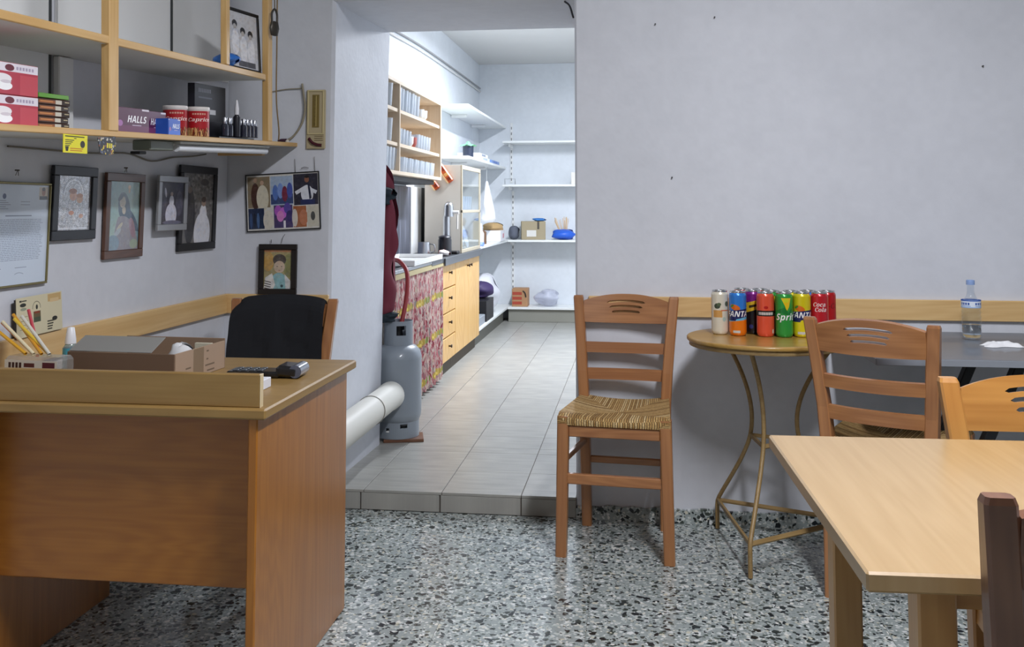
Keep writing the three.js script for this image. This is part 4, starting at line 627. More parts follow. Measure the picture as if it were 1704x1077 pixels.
// ---------- things on the desk ----------
{
  const card = thing('printed_card', 'cream printed calendar card leaning on the wooden rail', 'card', [LX + 0.018, railY1 - 0.0075, -2.44]); card.rotation.order = 'YXZ'; card.rotation.set(-0.05, Math.PI / 2, 0.02);
  M('card_sheet', planar(span(-0.1, 0.1, 0, 0.105, 0.002, 0.004, 0.0003)), print(400, 210, (c) => { fillRect(c, '#d8cfae', 0, 0, 400, 210); fillRect(c, '#c9a870', 270, 6, 120, 40); fillRect(c, '#d9bd8c', 290, 30, 80, 20); c.fillStyle = '#3a3a2e'; c.fillRect(26, 14, 18, 10); c.fillRect(46, 16, 40, 6); blob(c, '#2a2c22', 55, 40, 26, 10); blob(c, '#9aa088', 58, 62, 26, 8); c.strokeStyle = '#55503c'; c.lineWidth = 3; c.beginPath(); c.arc(170, 66, 34, 3, 6.4); c.stroke(); blob(c, '#2a2820', 172, 62, 9, 13); fillRect(c, '#6a5a3c', 142, 84, 62, 58); fillRect(c, '#8a3c20', 150, 84, 46, 12); fillRect(c, '#48523c', 142, 116, 62, 26); blob(c, '#22221c', 330, 142, 24, 12); c.fillStyle = '#3a382c'; for (let k = 0; k < 4; k++) c.fillRect(262, 148 + k * 14, 60 - k * 6, 7); c.fillStyle = '#a8a080'; for (let k = 0; k < 4; k++) c.fillRect(24, 100 + k * 22, 70, 4); }, 0.6), card);
  M('card_backing', span(-0.104, 0.096, -0.0, 0.102, 0, 0.0018, 0.0003), mat(0x2c2a28, 0.6), card);
  // open carton
  const bx = thing('cardboard_box', 'low open cardboard box behind the raised desk board', 'box', [-1.31, DT, -2.485]); bx.rotation.y = -0.06;
  const board = mat(0x8d7560, 0.8), inner = mat(0x9c846c, 0.85);
  const side = print(256, 90, (c) => { fillRect(c, '#a8907a', 0, 0, 256, 90); fillRect(c, '#857058', 88, 0, 54, 90); c.fillStyle = '#6e5c4a'; for (const [x, y, w] of [[156, 14, 12], [156, 40, 10], [150, 60, 50], [50, 52, 26], [44, 70, 40], [160, 78, 40]]) c.fillRect(x, y, w, 5); }, 0.8);
  const W = 0.152, D = 0.135, Hb = 0.076;
  M('wall', span(-W, W, 0, Hb, D - 0.004, D, 0.001), mat(0x6d5746, 0.8), bx); M('wall', span(-W, W, 0, Hb + 0.006, -D, -D + 0.004, 0.001), board, bx); M('wall', span(-W, -W + 0.004, 0, Hb, -D + 0.004, D - 0.004, 0.001), inner, bx);
  const rw = M('wall', span(W - 0.004, W, 0, Hb, -D + 0.004, D - 0.004, 0.001), inner, bx); M('printed_side', at(plain(new THREE.PlaneGeometry(2 * D - 0.01, Hb - 0.002)), W + 0.0006, Hb / 2, 0, 0, Math.PI / 2), side, rw);
  M('bottom', span(-W + 0.004, W - 0.004, 0, 0.004, -D + 0.004, D - 0.004, 0.001), inner, bx);
  M('flap', at(cb(0.235, 0.002, 0.075, 0.0006), -0.035, Hb + 0.016, D - 0.042, 0.42), mat(0x8d8c88, 0.8), bx, 'grey inner flap folded upwards');
  const n = valueNoise(71, 16), ball = (r, s) => grid(14, 10, (u, v) => { const a = u * 6.283, q = v * 3.1416, k = r * (1 + (n(u * 7 + s, v * 6) - 0.5) * 0.5); return [Math.cos(a) * Math.sin(q) * k, -Math.cos(q) * k, Math.sin(a) * Math.sin(q) * k]; });
  one('crumpled_paper', 'crumpled white paper lying in the open cardboard box', 'paper', ball(0.034, 2), mat(0xdfe0e2, 0.85, { side: THREE.DoubleSide }), [-1.225, DT + 0.046, -2.50]);
  one('paper_slip', 'folded cream paper standing at the right side of the open cardboard box', 'paper', cb(0.05, 0.07, 0.012, 0.001), mat(0xc4bda8, 0.85), [-1.19, DT + 0.04, -2.56], -0.1);
  // hand sanitiser bottle
  const s = thing('sanitiser_bottle', 'small white capped plastic bottle beside the cardboard box', 'bottle', [-1.505, DT, -2.43]);
  M('bottle_body', lathe([[0.0001, 0.001], [0.017, 0.001], [0.019, 0.004], [0.019, 0.075], [0.011, 0.088]], 20), phys(0xcfe4ec, 0.15, { transmission: 0.7, thickness: 0 }), s); M('bottle_label', lathe([[0.0194, 0.05], [0.0194, 0.075]], 20), mat(0x4fa4b8, 0.4), s, 'turquoise label'); M('cap', lathe([[0.0145, 0.086], [0.0135, 0.1], [0.009, 0.128], [0.0001, 0.13]], 18), mat(0xf0f1f4, 0.35), s, 'white conical cap');
  // drinking straws in a clear pack
  const pk = thing('straw_pack', 'clear plastic pack behind the left end of the raised desk board', 'packaging', [-1.47, DT, -2.25]); pk.rotation.y = -0.1;
  M('pack_film', span(-0.085, 0.075, 0.0005, 0.082, -0.03, 0.03, 0.008), phys(0xe8e6e2, 0.15, { transmission: 0.85, thickness: 0 }), pk);
  M('pack_band', at(plain(new THREE.PlaneGeometry(0.15, 0.024)), -0.005, 0.062, 0.0308), print(300, 48, (c) => { fillRect(c, '#d9d4c8', 0, 0, 300, 48); for (let k = 0; k < 4; k++) fillRect(c, '#3a1c1c', 22 + k * 20, 12, 14, 26); fillRect(c, '#5a2a28', 110, 14, 60, 20); fillRect(c, '#5a2430', 215, 8, 70, 28); }), pk, 'printed band');
  const cols = [0xe0a828, 0xd8781e, 0xe8dcb8, 0xc23a48, 0xd89a2c, 0xe4c040, 0xd8d4c8];
  const st = [[-1.603, 0.852, -2.262], [-1.597, 0.868, -2.276], [-1.586, 0.872, -2.262], [-1.562, 0.895, -2.33], [-1.570, 0.888, -2.28], [-1.552, 0.880, -2.258], [-1.544, 0.885, -2.276]];
  st.forEach((p, k) => { const q = [-1.50 + k * 0.0105, DT + 0.088, -2.232 - (k % 2) * 0.012], foot = k === 3 ? [-1.513, 0.80, -2.30] : q; one('drinking_straw', ['yellow drinking straw in the bundle behind the desk board', 'orange drinking straw lowest in the bundle behind the desk board', 'cream drinking straw in the bundle behind the desk board', 'red drinking straw apart from the yellow bundle', 'amber drinking straw in the bundle behind the desk board', 'pale yellow drinking straw in the bundle behind the desk board', 'whitish drinking straw in the bundle behind the desk board'][k], 'straw', tube([foot, [(foot[0] + p[0]) / 2, (foot[1] + p[1]) / 2, (foot[2] + p[2]) / 2], p], 0.0042, 6, 8), mat(cols[k], 0.4), [0, 0, 0], 0, 'drinking straws on the desk'); });
  // card terminal and papers
  const ct = thing('card_terminal', 'black handheld card terminal lying on the desk top', 'terminal', [-0.99, DT, -2.49]); ct.rotation.y = 0.05;
  M('terminal_body', join(span(-0.09, 0.055, 0.001, 0.018, -0.036, 0.036, 0.006), at(cb(0.06, 0.03, 0.078, 0.008), 0.075, 0.018, 0, 0, 0, -0.08)), phys(0x121317, 0.3, { clearcoat: 0.5 }), ct);
  M('terminal_head', at(cyl(0.017, 0.017, 0.074, 18), 0.098, 0.019, 0, Math.PI / 2), phys(0x53596a, 0.25, { clearcoat: 0.6 }), ct, 'glossy blue grey printer roll cover');
  M('keypad', join(...[...Array(12)].map((_, k) => span(-0.075 + (k % 4) * 0.022, -0.06 + (k % 4) * 0.022, 0.018, 0.0205, -0.024 + Math.floor(k / 4) * 0.018, -0.012 + Math.floor(k / 4) * 0.018, 0.001))), mat(0x53575c, 0.5), ct);
  one('notepad', 'white block of paper at the right end of the raised desk board', 'notepad', cb(0.09, 0.024, 0.06, 0.001), mat(0xe4e6ee, 0.6), [-0.958, DT + 0.0125, -2.32], 0.0);
}

// ---------- doorway: gas bottle, pipe, jacket ----------
{
  const t = thing('gas_cylinder', 'grey gas cylinder standing on the tiles inside the opening', 'gas cylinder', [-1.122, KF, -4.5]);
  const g = phys(0x8b949d, 0.38, { clearcoat: 0.2 });
  const k = thing('base_board', 'small dark wooden board under the gas cylinder', 'board', [-1.092, KF, -4.48]); M('plank', span(-0.09, 0.095, 0, 0.014, -0.07, 0.07, 0.002), darkChairWood, k); k.rotation.y = 0.25;
  t.position.y = KF + 0.0145;
  M('cylinder_body', lathe([[0.0001, 0.055], [0.06, 0.052], [0.098, 0.07], [0.108, 0.095], [0.11, 0.11], [0.11, 0.355], [0.1085, 0.36], [0.11, 0.365], [0.104, 0.392], [0.085, 0.415], [0.05, 0.43], [0.0001, 0.434]], 48), g, t);
  const ring = (r, y0, y1, cuts) => { // a bent sheet with openings [a0, a1, y0, y1]
    const shape = [], pos = []; const n = 72, gs = [];
    for (let i = 0; i < n; i++) { const a0 = i / n * 6.2832, a1 = (i + 1) / n * 6.2832, m = (a0 + a1) / 2; let iv = [[y0, y1]]; for (const c of cuts) if (m > c[0] && m < c[1]) iv = [[y0, c[2]], [c[3], y1]]; for (const [p, q] of iv) if (q - p > 0.001) { const b = cb(r * 6.2832 / n * 1.02, q - p, 0.003, 0.0003); gs.push(at(b, Math.cos(m) * r, (p + q) / 2, Math.sin(m) * r, 0, Math.PI / 2 - m)); } }
    return join(gs);
  };
  M('foot_ring', ring(0.098, 0.0, 0.082, [[0.85, 1.2, 0.05, 0.068], [1.75, 1.95, 0.03, 0.05]]), g, t);
  M('collar', ring(0.066, 0.415, 0.535, [[0.75, 1.45, 0.47, 0.515], [3.8, 4.6, 0.47, 0.515]]), g, t, 'grey guard collar with a dark hand hole');
  M('valve', join(at(cyl(0.018, 0.022, 0.06, 14), 0, 0.46, 0), at(cyl(0.028, 0.028, 0.018, 18), 0, 0.5, 0)), black, t);
  one('gas_hose', 'red rubber gas hose rising from the gas cylinder to the counter', 'hose', tube([[-1.11, 0.60, -4.5], [-1.10, 0.68, -4.53], [-1.10, 0.77, -4.58], [-1.12, 0.85, -4.64], [-1.17, 0.89, -4.7], [-1.22, 0.895, -4.78]], 0.011, 36, 10), mat(0x9c3436, 0.5));
  const p = thing('drain_pipe', 'white plastic pipe running along the foot of the opening', 'pipe', [-1.12, 0.30, -3.4]); p.rotation.x = 0.0;
  const pipeMat = mat(0xe0dfd6, 0.5);
  M('pipe_body', at(lathe([[0.0001, 0], [0.058, 0], [0.06, 0.004], [0.06, 0.9], [0.063, 0.905], [0.063, 0.96], [0.056, 0.972], [0.0001, 0.975]], 32), 0, 0, 0, -Math.PI / 2), pipeMat, p);
  M('pipe_clip', join(at(new THREE.TorusGeometry(0.0615, 0.002, 6, 32), 0, 0, -0.62), span(-0.061, -0.055, -0.085, -0.04, -0.63, -0.61, 0.001)), mat(0x8f8c84, 0.5), p);
}
{ // maroon jacket hanging at the corner inside the opening
  const t = thing('hanging_jacket', 'maroon jacket hanging just inside the kitchen opening', 'jacket', [-1.165, 0, -4.5]);
  const n = valueNoise(83, 16), body = (x0, w, y0, y1, d, z, s) => grid(24, 30, (u, v) => { const a = u * 6.283, y = y1 + (y0 - y1) * v, q = Math.sin(Math.min(1, v * 4 + 0.15) * 1.57) * (v > 0.97 ? 0.6 : 1), k = 1 + (n(u * 8 + s, v * 5) - 0.5) * 0.9; return [x0 + Math.cos(a) * w * q * k + (v - 0.5) * -0.02, y, z + Math.sin(a) * d * q * k]; });
  M('jacket_body', body(-0.09, 0.095, 0.72, 1.39, 0.06, 0, 1), mat(0x6b2434, 0.8, { side: THREE.DoubleSide }), t);
  M('sleeve', body(0.0, 0.035, 0.66, 1.2, 0.04, 0.05, 3), mat(0x742a3a, 0.8, { side: THREE.DoubleSide }), t);
  M('dark_hood', body(-0.045, 0.06, 1.17, 1.26, 0.045, 0.045, 5), mat(0x1d2a33, 0.8, { side: THREE.DoubleSide }), t, 'dark blue lining');
  M('dark_cuff', body(0.0, 0.037, 0.62, 0.67, 0.042, 0.05, 6), mat(0x1d2a33, 0.8, { side: THREE.DoubleSide }), t);
  M('hook', tube([[-0.14, 1.38, 0], [-0.13, 1.42, 0], [-0.1, 1.41, 0]], 0.004, 10, 6), steel, t);
}
// ---------- kitchen ----------
const CY = 0.84;                                         // counter height
{
  // counter top
  const t = thing('counter_top', 'dark granite kitchen counter top with a steel sink', 'counter', [0, 0, 0]);
  const granite = phys(0x4c4f54, 0.3, { clearcoat: 0.4 });
  M('worktop', span(KX + 0.002, -1.2, CY - 0.03, CY, -7.45, -5.62, 0.003), granite, t);
  M('sink_rim', join(span(KX + 0.002, -1.2, CY - 0.02, CY, -5.62, -5.56, 0.003), span(KX + 0.002, -1.2, CY - 0.02, CY, -4.8, -4.74, 0.003), span(-1.25, -1.2, CY - 0.02, CY, -5.56, -4.8, 0.003), span(KX + 0.002, KX + 0.05, CY - 0.02, CY, -5.56, -4.8, 0.003)), steel, t);
  M('sink_bowl', join(span(KX + 0.05, -1.25, CY - 0.16, CY - 0.155, -5.56, -4.8, 0.001), span(KX + 0.045, KX + 0.05, CY - 0.16, CY - 0.02, -5.56, -4.8, 0.001), span(-1.25, -1.245, CY - 0.16, CY - 0.02, -5.56, -4.8, 0.001), span(KX + 0.05, -1.25, CY - 0.16, CY - 0.02, -5.565, -5.56, 0.001), span(KX + 0.05, -1.25, CY - 0.16, CY - 0.02, -4.8, -4.795, 0.001)), steel, t);
  M('front_strip', span(-1.2, -1.19, CY - 0.05, CY - 0.002, -7.45, -5.98, 0.002), granite, t);
  // base units
  const knob = lathe([[0.0001, 0], [0.006, 0], [0.005, 0.012], [0.011, 0.016], [0.011, 0.022], [0.0001, 0.024]], 12), knobMat = mat(0x3a2a1c, 0.4);
  const unit = (name, label, z0, z1) => { const u = thing(name, label, 'cabinet', [0, KF, 0]); M('body', span(KX + 0.004, -1.235, 0.09, CY - KF - 0.031, z0, z1, 0.002), kitchenPine, u); M('plinth', span(KX + 0.01, -1.25, 0.0, 0.089, z0, z1, 0.002), mat(0x4a4236, 0.7), u); return u; };
  const dr = unit('drawer_unit', 'pine drawer unit with four drawers beside the flowered curtain', -6.0, -6.449), ys = [0.095, 0.25, 0.405, 0.565, 0.733];
  for (let k = 0; k < 4; k++) { const d = M('drawer_front', span(-1.2345, -1.216, ys[k], ys[k + 1] - 0.007, -6.005, -6.444, 0.003, 1), kitchenPine, dr); M('knob', at(knob.clone(), -1.216, (ys[k] + ys[k + 1]) / 2 + 0.01, -6.225, 0, 0, -Math.PI / 2), knobMat, d); }
  const cu = unit('kitchen_cabinet', 'pine base cabinet with two tall doors under the counter', -6.451, -7.45);
  for (const [z0, z1, kz] of [[-6.456, -6.948, -6.9], [-6.953, -7.445, -7.0]]) { const d = M('door', span(-1.2345, -1.216, 0.095, 0.726, z0, z1, 0.003, 1), kitchenPine, cu); M('knob', at(knob.clone(), -1.216, 0.665, kz, 0, 0, -Math.PI / 2), knobMat, d); }
  // curtain
  const n = valueNoise(88, 32);
  const fl = canvasTex(512, 512, (c) => { fillRect(c, '#b59a92', 0, 0, 512, 512); const r = rng(23); for (let i = 0; i < 1300; i++) { const x = r() * 512, y = r() * 512; c.save(); c.translate(x, y); c.rotate(r() * 0.8 - 0.4); blob(c, ['#9c4650', '#a85e64', '#86303c', '#cbb8ae', '#b07c7a', '#c2ac9c', '#98626a', '#8f8480'][i % 8], 0, 0, 2 + r() * 5, 6 + r() * 18); c.restore(); } for (const y of [30, 286]) for (let k = 0; k < 7; k++) { blob(c, '#b39a48', k * 76 + 30, y + r() * 14, 20, 24); blob(c, '#7d8a48', k * 76 + 58, y + 6, 10, 22); blob(c, '#e0c868', k * 76 + 26, y + 2, 8, 10); } });
  fl.wrapT = THREE.RepeatWrapping;
  const cloth = grid(160, 26, (u, v) => { const z = -4.66 - u * 1.31, y = CY - 0.026 - v * (0.70 + 0.012 * n(u * 20, 1)), f = 0.013 * (0.25 + v) * Math.sin(u * 95 + 3 * n(u * 9, v * 2)) + 0.01 * (n(u * 30, v * 2) - 0.5); return [-1.212 + f, y, z]; });
  const q = cloth.attributes.uv; for (let i = 0; i < q.count; i++) q.setXY(i, q.getX(i) * 2.6, q.getY(i) * 1.55);
  const ct = thing('sink_curtain', 'red and white flowered curtain hanging under the sink', 'curtain', [0, 0, 0]);
  M('curtain_cloth', cloth, mat(0xffffff, 0.85, { map: fl, side: THREE.DoubleSide }), ct);
  M('curtain_header', span(-1.208, -1.203, CY - 0.05, CY - 0.022, -4.66, -5.97, 0.001), mat(0xb9ac84, 0.8), ct, 'yellowish top hem');
  // things on the counter
  const tray = thing('draining_tray', 'flat white draining tray on the sink', 'tray', [-1.33, CY + 0.001, -5.5]); M('tray_base', span(-0.14, 0.14, 0, 0.006, -0.38, 0.38, 0.002), whiteGloss, tray); M('tray_rim', join(span(-0.14, 0.14, 0.006, 0.03, 0.372, 0.38, 0.002), span(-0.14, 0.14, 0.006, 0.03, -0.38, -0.372, 0.002), span(0.132, 0.14, 0.006, 0.03, -0.372, 0.372, 0.002), span(-0.14, -0.132, 0.006, 0.03, -0.372, 0.372, 0.002)), whiteGloss, tray);
  const mug = thing('steel_mug', 'brushed steel mug standing on the counter', 'mug', [-1.39, CY + 0.0005, -6.25]); M('mug_body', lathe([[0.0001, 0.001], [0.042, 0.001], [0.044, 0.004], [0.038, 0.09], [0.0365, 0.09], [0.042, 0.006], [0.0001, 0.005]], 28), steel, mug); M('handle', tube([[0.04, 0.078, 0], [0.068, 0.07, 0], [0.068, 0.03, 0], [0.043, 0.02, 0]], 0.004, 20, 8), steel, mug);
  const jar = thing('black_jar', 'black lidded canister on the counter beside the steel mixer', 'canister', [-1.285, CY + 0.0005, -6.42]); M('jar_body', lathe([[0.0001, 0.001], [0.044, 0.001], [0.046, 0.004], [0.046, 0.1], [0.04, 0.11]], 28), phys(0x16161e, 0.3, { clearcoat: 0.4 }), jar); M('jar_lid', lathe([[0.043, 0.108], [0.043, 0.122], [0.02, 0.13], [0.0001, 0.131]], 28), mat(0x20202a, 0.35), jar);
  const mx = thing('drink_mixer', 'tall steel drink mixer standing before the display cabinet', 'mixer', [-1.27, CY + 0.0005, -6.53]); M('mixer_column', span(-0.045, 0.0, 0.02, 0.27, -0.03, 0.03, 0.012), steel, mx); M('mixer_base', span(-0.055, 0.06, 0, 0.02, -0.045, 0.045, 0.005), black, mx); M('mixer_head', join(at(cyl(0.032, 0.036, 0.07, 22), -0.01, 0.29, 0), at(new THREE.SphereGeometry(0.032, 18, 10), -0.01, 0.325, 0)), steel, mx); M('mixer_spout', join(at(cyl(0.012, 0.012, 0.05, 14), 0.035, 0.285, 0, 0, 0, Math.PI / 2), at(cyl(0.006, 0.006, 0.1, 10), 0.05, 0.22, 0)), whiteGloss, mx);
  const sp = valueNoise(66, 16); one('pink_sponge', 'pink and white cleaning cloth lying on the counter', 'cloth', grid(16, 10, (u, v) => { const a = u * 6.283, q2 = v * 3.1416, k = 1 + (sp(u * 7, v * 5) - 0.5) * 0.5; return [Math.cos(a) * Math.sin(q2) * 0.04 * k, 0.018 - Math.cos(q2) * 0.018 * k, Math.sin(a) * Math.sin(q2) * 0.06 * k]; }), print(64, 64, (c) => { fillRect(c, '#e88a78', 0, 0, 64, 64); fillRect(c, '#efe6e2', 0, 0, 26, 64); }, 0.8), [-1.255, CY + 0.003, -6.24]);
}
{ // wall cabinet with glasses
  const t = thing('open_wall_cabinet', 'open birch wall cabinet with three rows of glasses', 'cabinet', [0, 0, 0]);
  const x0 = KX + 0.003, x1 = -1.30, y0 = 1.34, y1 = 1.865, z0 = -4.55, z1 = -6.365;
  M('top_panel', span(x0, x1, y1 - 0.02, y1, z0, z1, 0.001), birch, t); M('bottom_panel', span(x0, x1, y0, y0 + 0.02, z0, z1, 0.001), birch, t);
  M('side_panel', span(x0, x1, y0 + 0.02, y1 - 0.02, z1, z1 + 0.022, 0.001, 1), birch, t); M('side_panel', span(x0, x1, y0 + 0.02, y1 - 0.02, z0, z0 - 0.022, 0.001, 1), birch, t);
  M('divider', span(x0, x1, y0 + 0.02, y1 - 0.02, -5.205, -5.225, 0.001, 1), birch, t); M('back_panel', span(x0, x0 + 0.005, y0 + 0.02, y1 - 0.02, z0 - 0.022, z1 + 0.022, 0.001, 1), birch, t);
  const levels = [y0 + 0.02, 1.518, 1.708];
  for (const y of levels.slice(1)) { M('shelf', span(x0 + 0.006, x1 - 0.01, y - 0.02, y, -5.226, z1 + 0.023, 0.001), birch, t); M('shelf', span(x0 + 0.006, x1 - 0.01, y - 0.02, y, z0 - 0.023, -5.204, 0.001), birch, t); }
  M('under_strip', span(x0, x1 - 0.05, y0 - 0.03, y0 - 0.001, z0, z1, 0.002), darkGrey, t);
  const wallG = (r0, r1, h) => lathe([[0.0001, 0.001], [r0, 0.001], [r1, h], [r1 - 0.0018, h], [r0 - 0.002, 0.008], [0.0001, 0.007]], 18);
  const tall = wallG(0.026, 0.033, 0.125), low = wallG(0.026, 0.032, 0.085);
  const glass = (g, z, x, y, l, grp) => one('drinking_glass', l, 'glass', g, tumbler, [x, y + 0.0005, z], 0, grp);
  for (let k = 0; k < 7; k++) glass(tall, -5.27 - k * 0.075, -1.335 - (k % 2) * 0.004, levels[2], 'tall clear glass in the row on the top cabinet shelf', 'tall glasses on the top cabinet shelf');
  for (let k = 0; k < 4; k++) glass(low, -5.28 - k * 0.075, -1.335, levels[1], 'short clear glass left of the red cup on the middle cabinet shelf', 'short glasses left of the red cup');
  for (let k = 0; k < 5; k++) glass(low, -5.74 - k * 0.075, -1.335, levels[1], 'short clear glass right of the red cup on the middle cabinet shelf', 'short glasses right of the red cup');
  for (let k = 0; k < 4; k++) glass(tall, -4.98 - k * 0.068 - (k > 2 ? 0.045 : 0), -1.335, levels[0], 'tall clear glass at the near end of the bottom cabinet shelf', 'tall glasses on the bottom cabinet shelf');
  for (let k = 0; k < 12; k++) glass(low, -5.35 - k * 0.075, -1.333 - (k % 2) * 0.005, levels[0], 'short clear glass in the long row on the bottom cabinet shelf', 'short glasses on the bottom cabinet shelf');
  for (const [y, l] of [[levels[2], 'tall clear glass in the near bay of the top cabinet shelf'], [levels[1], 'tall clear glass in the near bay of the middle cabinet shelf']]) glass(tall, -5.06, -1.335, y, l);
  const cup = (name, z, y, m, l) => { const c = thing(name, l, 'cup', [-1.345, y + 0.0005, z]); M('cup_body', lathe([[0.0001, 0.001], [0.025, 0.001], [0.036, 0.02], [0.038, 0.06], [0.036, 0.06], [0.033, 0.02], [0.0001, 0.006]], 22), m, c); M('handle', tube([[0.0, 0.052, -0.037], [0.0, 0.05, -0.058], [0.0, 0.025, -0.058], [0.0, 0.015, -0.034]], 0.0035, 18, 7), m, c); };
  cup('white_cup', -5.86, levels[2], whiteGloss, 'white cup with a round handle at the far end of the top glasses');
  cup('white_cup', -5.5 - 0.075, levels[1], whiteGloss, 'white cup next to the red cup on the middle shelf');
  cup('red_cup', -5.66, levels[1], mat(0xb04a3c, 0.35), 'red cup between the glasses on the middle cabinet shelf');
  cup('white_cup', -5.95, levels[2], whiteGloss, 'last white cup on the top cabinet shelf, near the side panel');
}
{ // wall behind the sink, display cabinet
  const t = thing('splashback', 'dark streaked splashback panel under the birch wall cabinet', 'panel', [0, 0, 0]); const n = valueNoise(99, 64);
  M('streaked_panel', span(KX + 0.001, KX + 0.012, CY + 0.001, 1.30, -5.1, -6.43, 0.001, 1), mat(0xffffff, 0.4, { map: dataTex(256, (u, v) => { const k = n(u * 60, v * 7, 60, 7) * 0.6 + n(u * 30 + 5, v * 3, 30, 3) * 0.4; return [52 + k * 70, 55 + k * 71, 64 + k * 76]; }) }), t);
  M('white_batten', span(KX + 0.001, KX + 0.02, CY + 0.001, 1.30, -6.432, -6.74, 0.002), white, t);
  M('dark_batten', span(KX + 0.001, KX + 0.012, CY + 0.001, 1.30, -6.742, -6.9, 0.002), mat(0x2e2c2c, 0.6), t);
  const d = thing('display_cabinet', 'glass fronted display cabinet with aluminium frame on the counter', 'cabinet', [0, CY + 0.0005, 0]);
  const x0 = -1.47, x1 = -1.215, z0 = -6.62, z1 = -7.42, h = 0.615, cream = mat(0xd9d2c6, 0.5);
  M('side_panel', span(x0, x1, 0, h, z0, z0 - 0.015, 0.001), cream, d, 'beige side panel'); M('side_panel', span(x0, x1, 0, h, z1 + 0.015, z1, 0.001), cream, d);
  M('back_panel', span(x0, x0 + 0.01, 0, h, z0 - 0.016, z1 + 0.016, 0.001), cream, d); M('top_panel', span(x0 + 0.011, x1, h - 0.015, h, z0 - 0.016, z1 + 0.016, 0.001), cream, d); M('bottom_panel', span(x0 + 0.011, x1, 0, 0.015, z0 - 0.016, z1 + 0.016, 0.001), cream, d); M('middle_shelf', span(x0 + 0.011, x1 - 0.01, 0.29, 0.298, z0 - 0.016, z1 + 0.016, 0.001), clearGlass, d);
  const fr = mat(0xb5aa94, 0.4);
  M('front_frame', join(span(x1, x1 + 0.012, h - 0.03, h, z0, z1, 0.002), span(x1, x1 + 0.012, 0, 0.025, z0, z1, 0.002), span(x1, x1 + 0.012, 0.28, 0.3, z0, z1, 0.002), span(x1, x1 + 0.012, 0.025, h - 0.03, z1, z1 + 0.02, 0.002), span(x1, x1 + 0.012, 0.025, h - 0.03, z0, z0 - 0.02, 0.002)), fr, d);
  for (const [ya, yb] of [[0.025, 0.28], [0.3, h - 0.03]]) for (const [a, b] of [[z0 - 0.02, -7.02], [-7.02, z1 + 0.02]]) M('glass_pane', span(x1 + 0.003, x1 + 0.006, ya, yb, a, b, 0.0005), clearGlass, d);
  const plateG = lathe([[0.0001, 0], [0.05, 0.002], [0.085, 0.012], [0.085, 0.015], [0.05, 0.006], [0.0001, 0.004]], 32);
  for (let k = 0; k < 3; k++) { const p = one('white_plate', ['front', 'middle', 'rear'][k] + ' of the three plates standing upright in the display cabinet', 'plate', plateG, whiteGloss, [-1.26 - k * 0.045, CY + 0.105, -6.98 - k * 0.06], 0, 'plates in the display cabinet'); p.rotation.set(0, 0, -1.3); }
  const gg = lathe([[0.0001, 0.001], [0.025, 0.001], [0.031, 0.1], [0.029, 0.1], [0.023, 0.006], [0.0001, 0.006]], 18);
  for (let k = 0; k < 4; k++) one('cabinet_glass', 'clear glass on the upper shelf of the display cabinet', 'glass', gg, tumbler, [-1.255, CY + 0.299, -6.85 - k * 0.1], 0, 'glasses in the display cabinet');
  // coffee packets hanging on the beige side
  const pack = print(128, 256, (c) => { fillRect(c, '#c2521e', 0, 0, 128, 256); fillRect(c, '#e8c89a', 0, 0, 34, 256); fillRect(c, '#8a2c10', 60, 40, 50, 60); fillRect(c, '#e0a860', 44, 130, 70, 40); fillRect(c, '#7a2a12', 50, 190, 60, 40); }, 0.35, {});
  const packGeo = (() => { const g = cb(0.052, 0.15, 0.03, 0.008, 1), p = g.attributes.position, u = g.attributes.uv; for (let i = 0; i < p.count; i++) u.setXY(i, p.getX(i) / 0.052 + 0.5, p.getY(i) / 0.15 + 0.5); return g; })();
  for (const [x, y, a, l] of [[-1.325, 1.395, 0.62, 'upper orange coffee packet hanging on the beige cabinet side'], [-1.42, 1.345, 0.62, 'lower orange coffee packet hanging on the beige cabinet side']]) { const c = thing('coffee_packet', l, 'packet', [x, y, z0 + 0.0165]); c.rotation.z = a; M('packet', packGeo, pack, c); M('hanging_loop', tube([[-0.012, 0.075, -0.008], [0, 0.11, -0.012], [0.012, 0.075, -0.008]], 0.002, 12, 6), mat(0xc8503c, 0.5), c); }
}
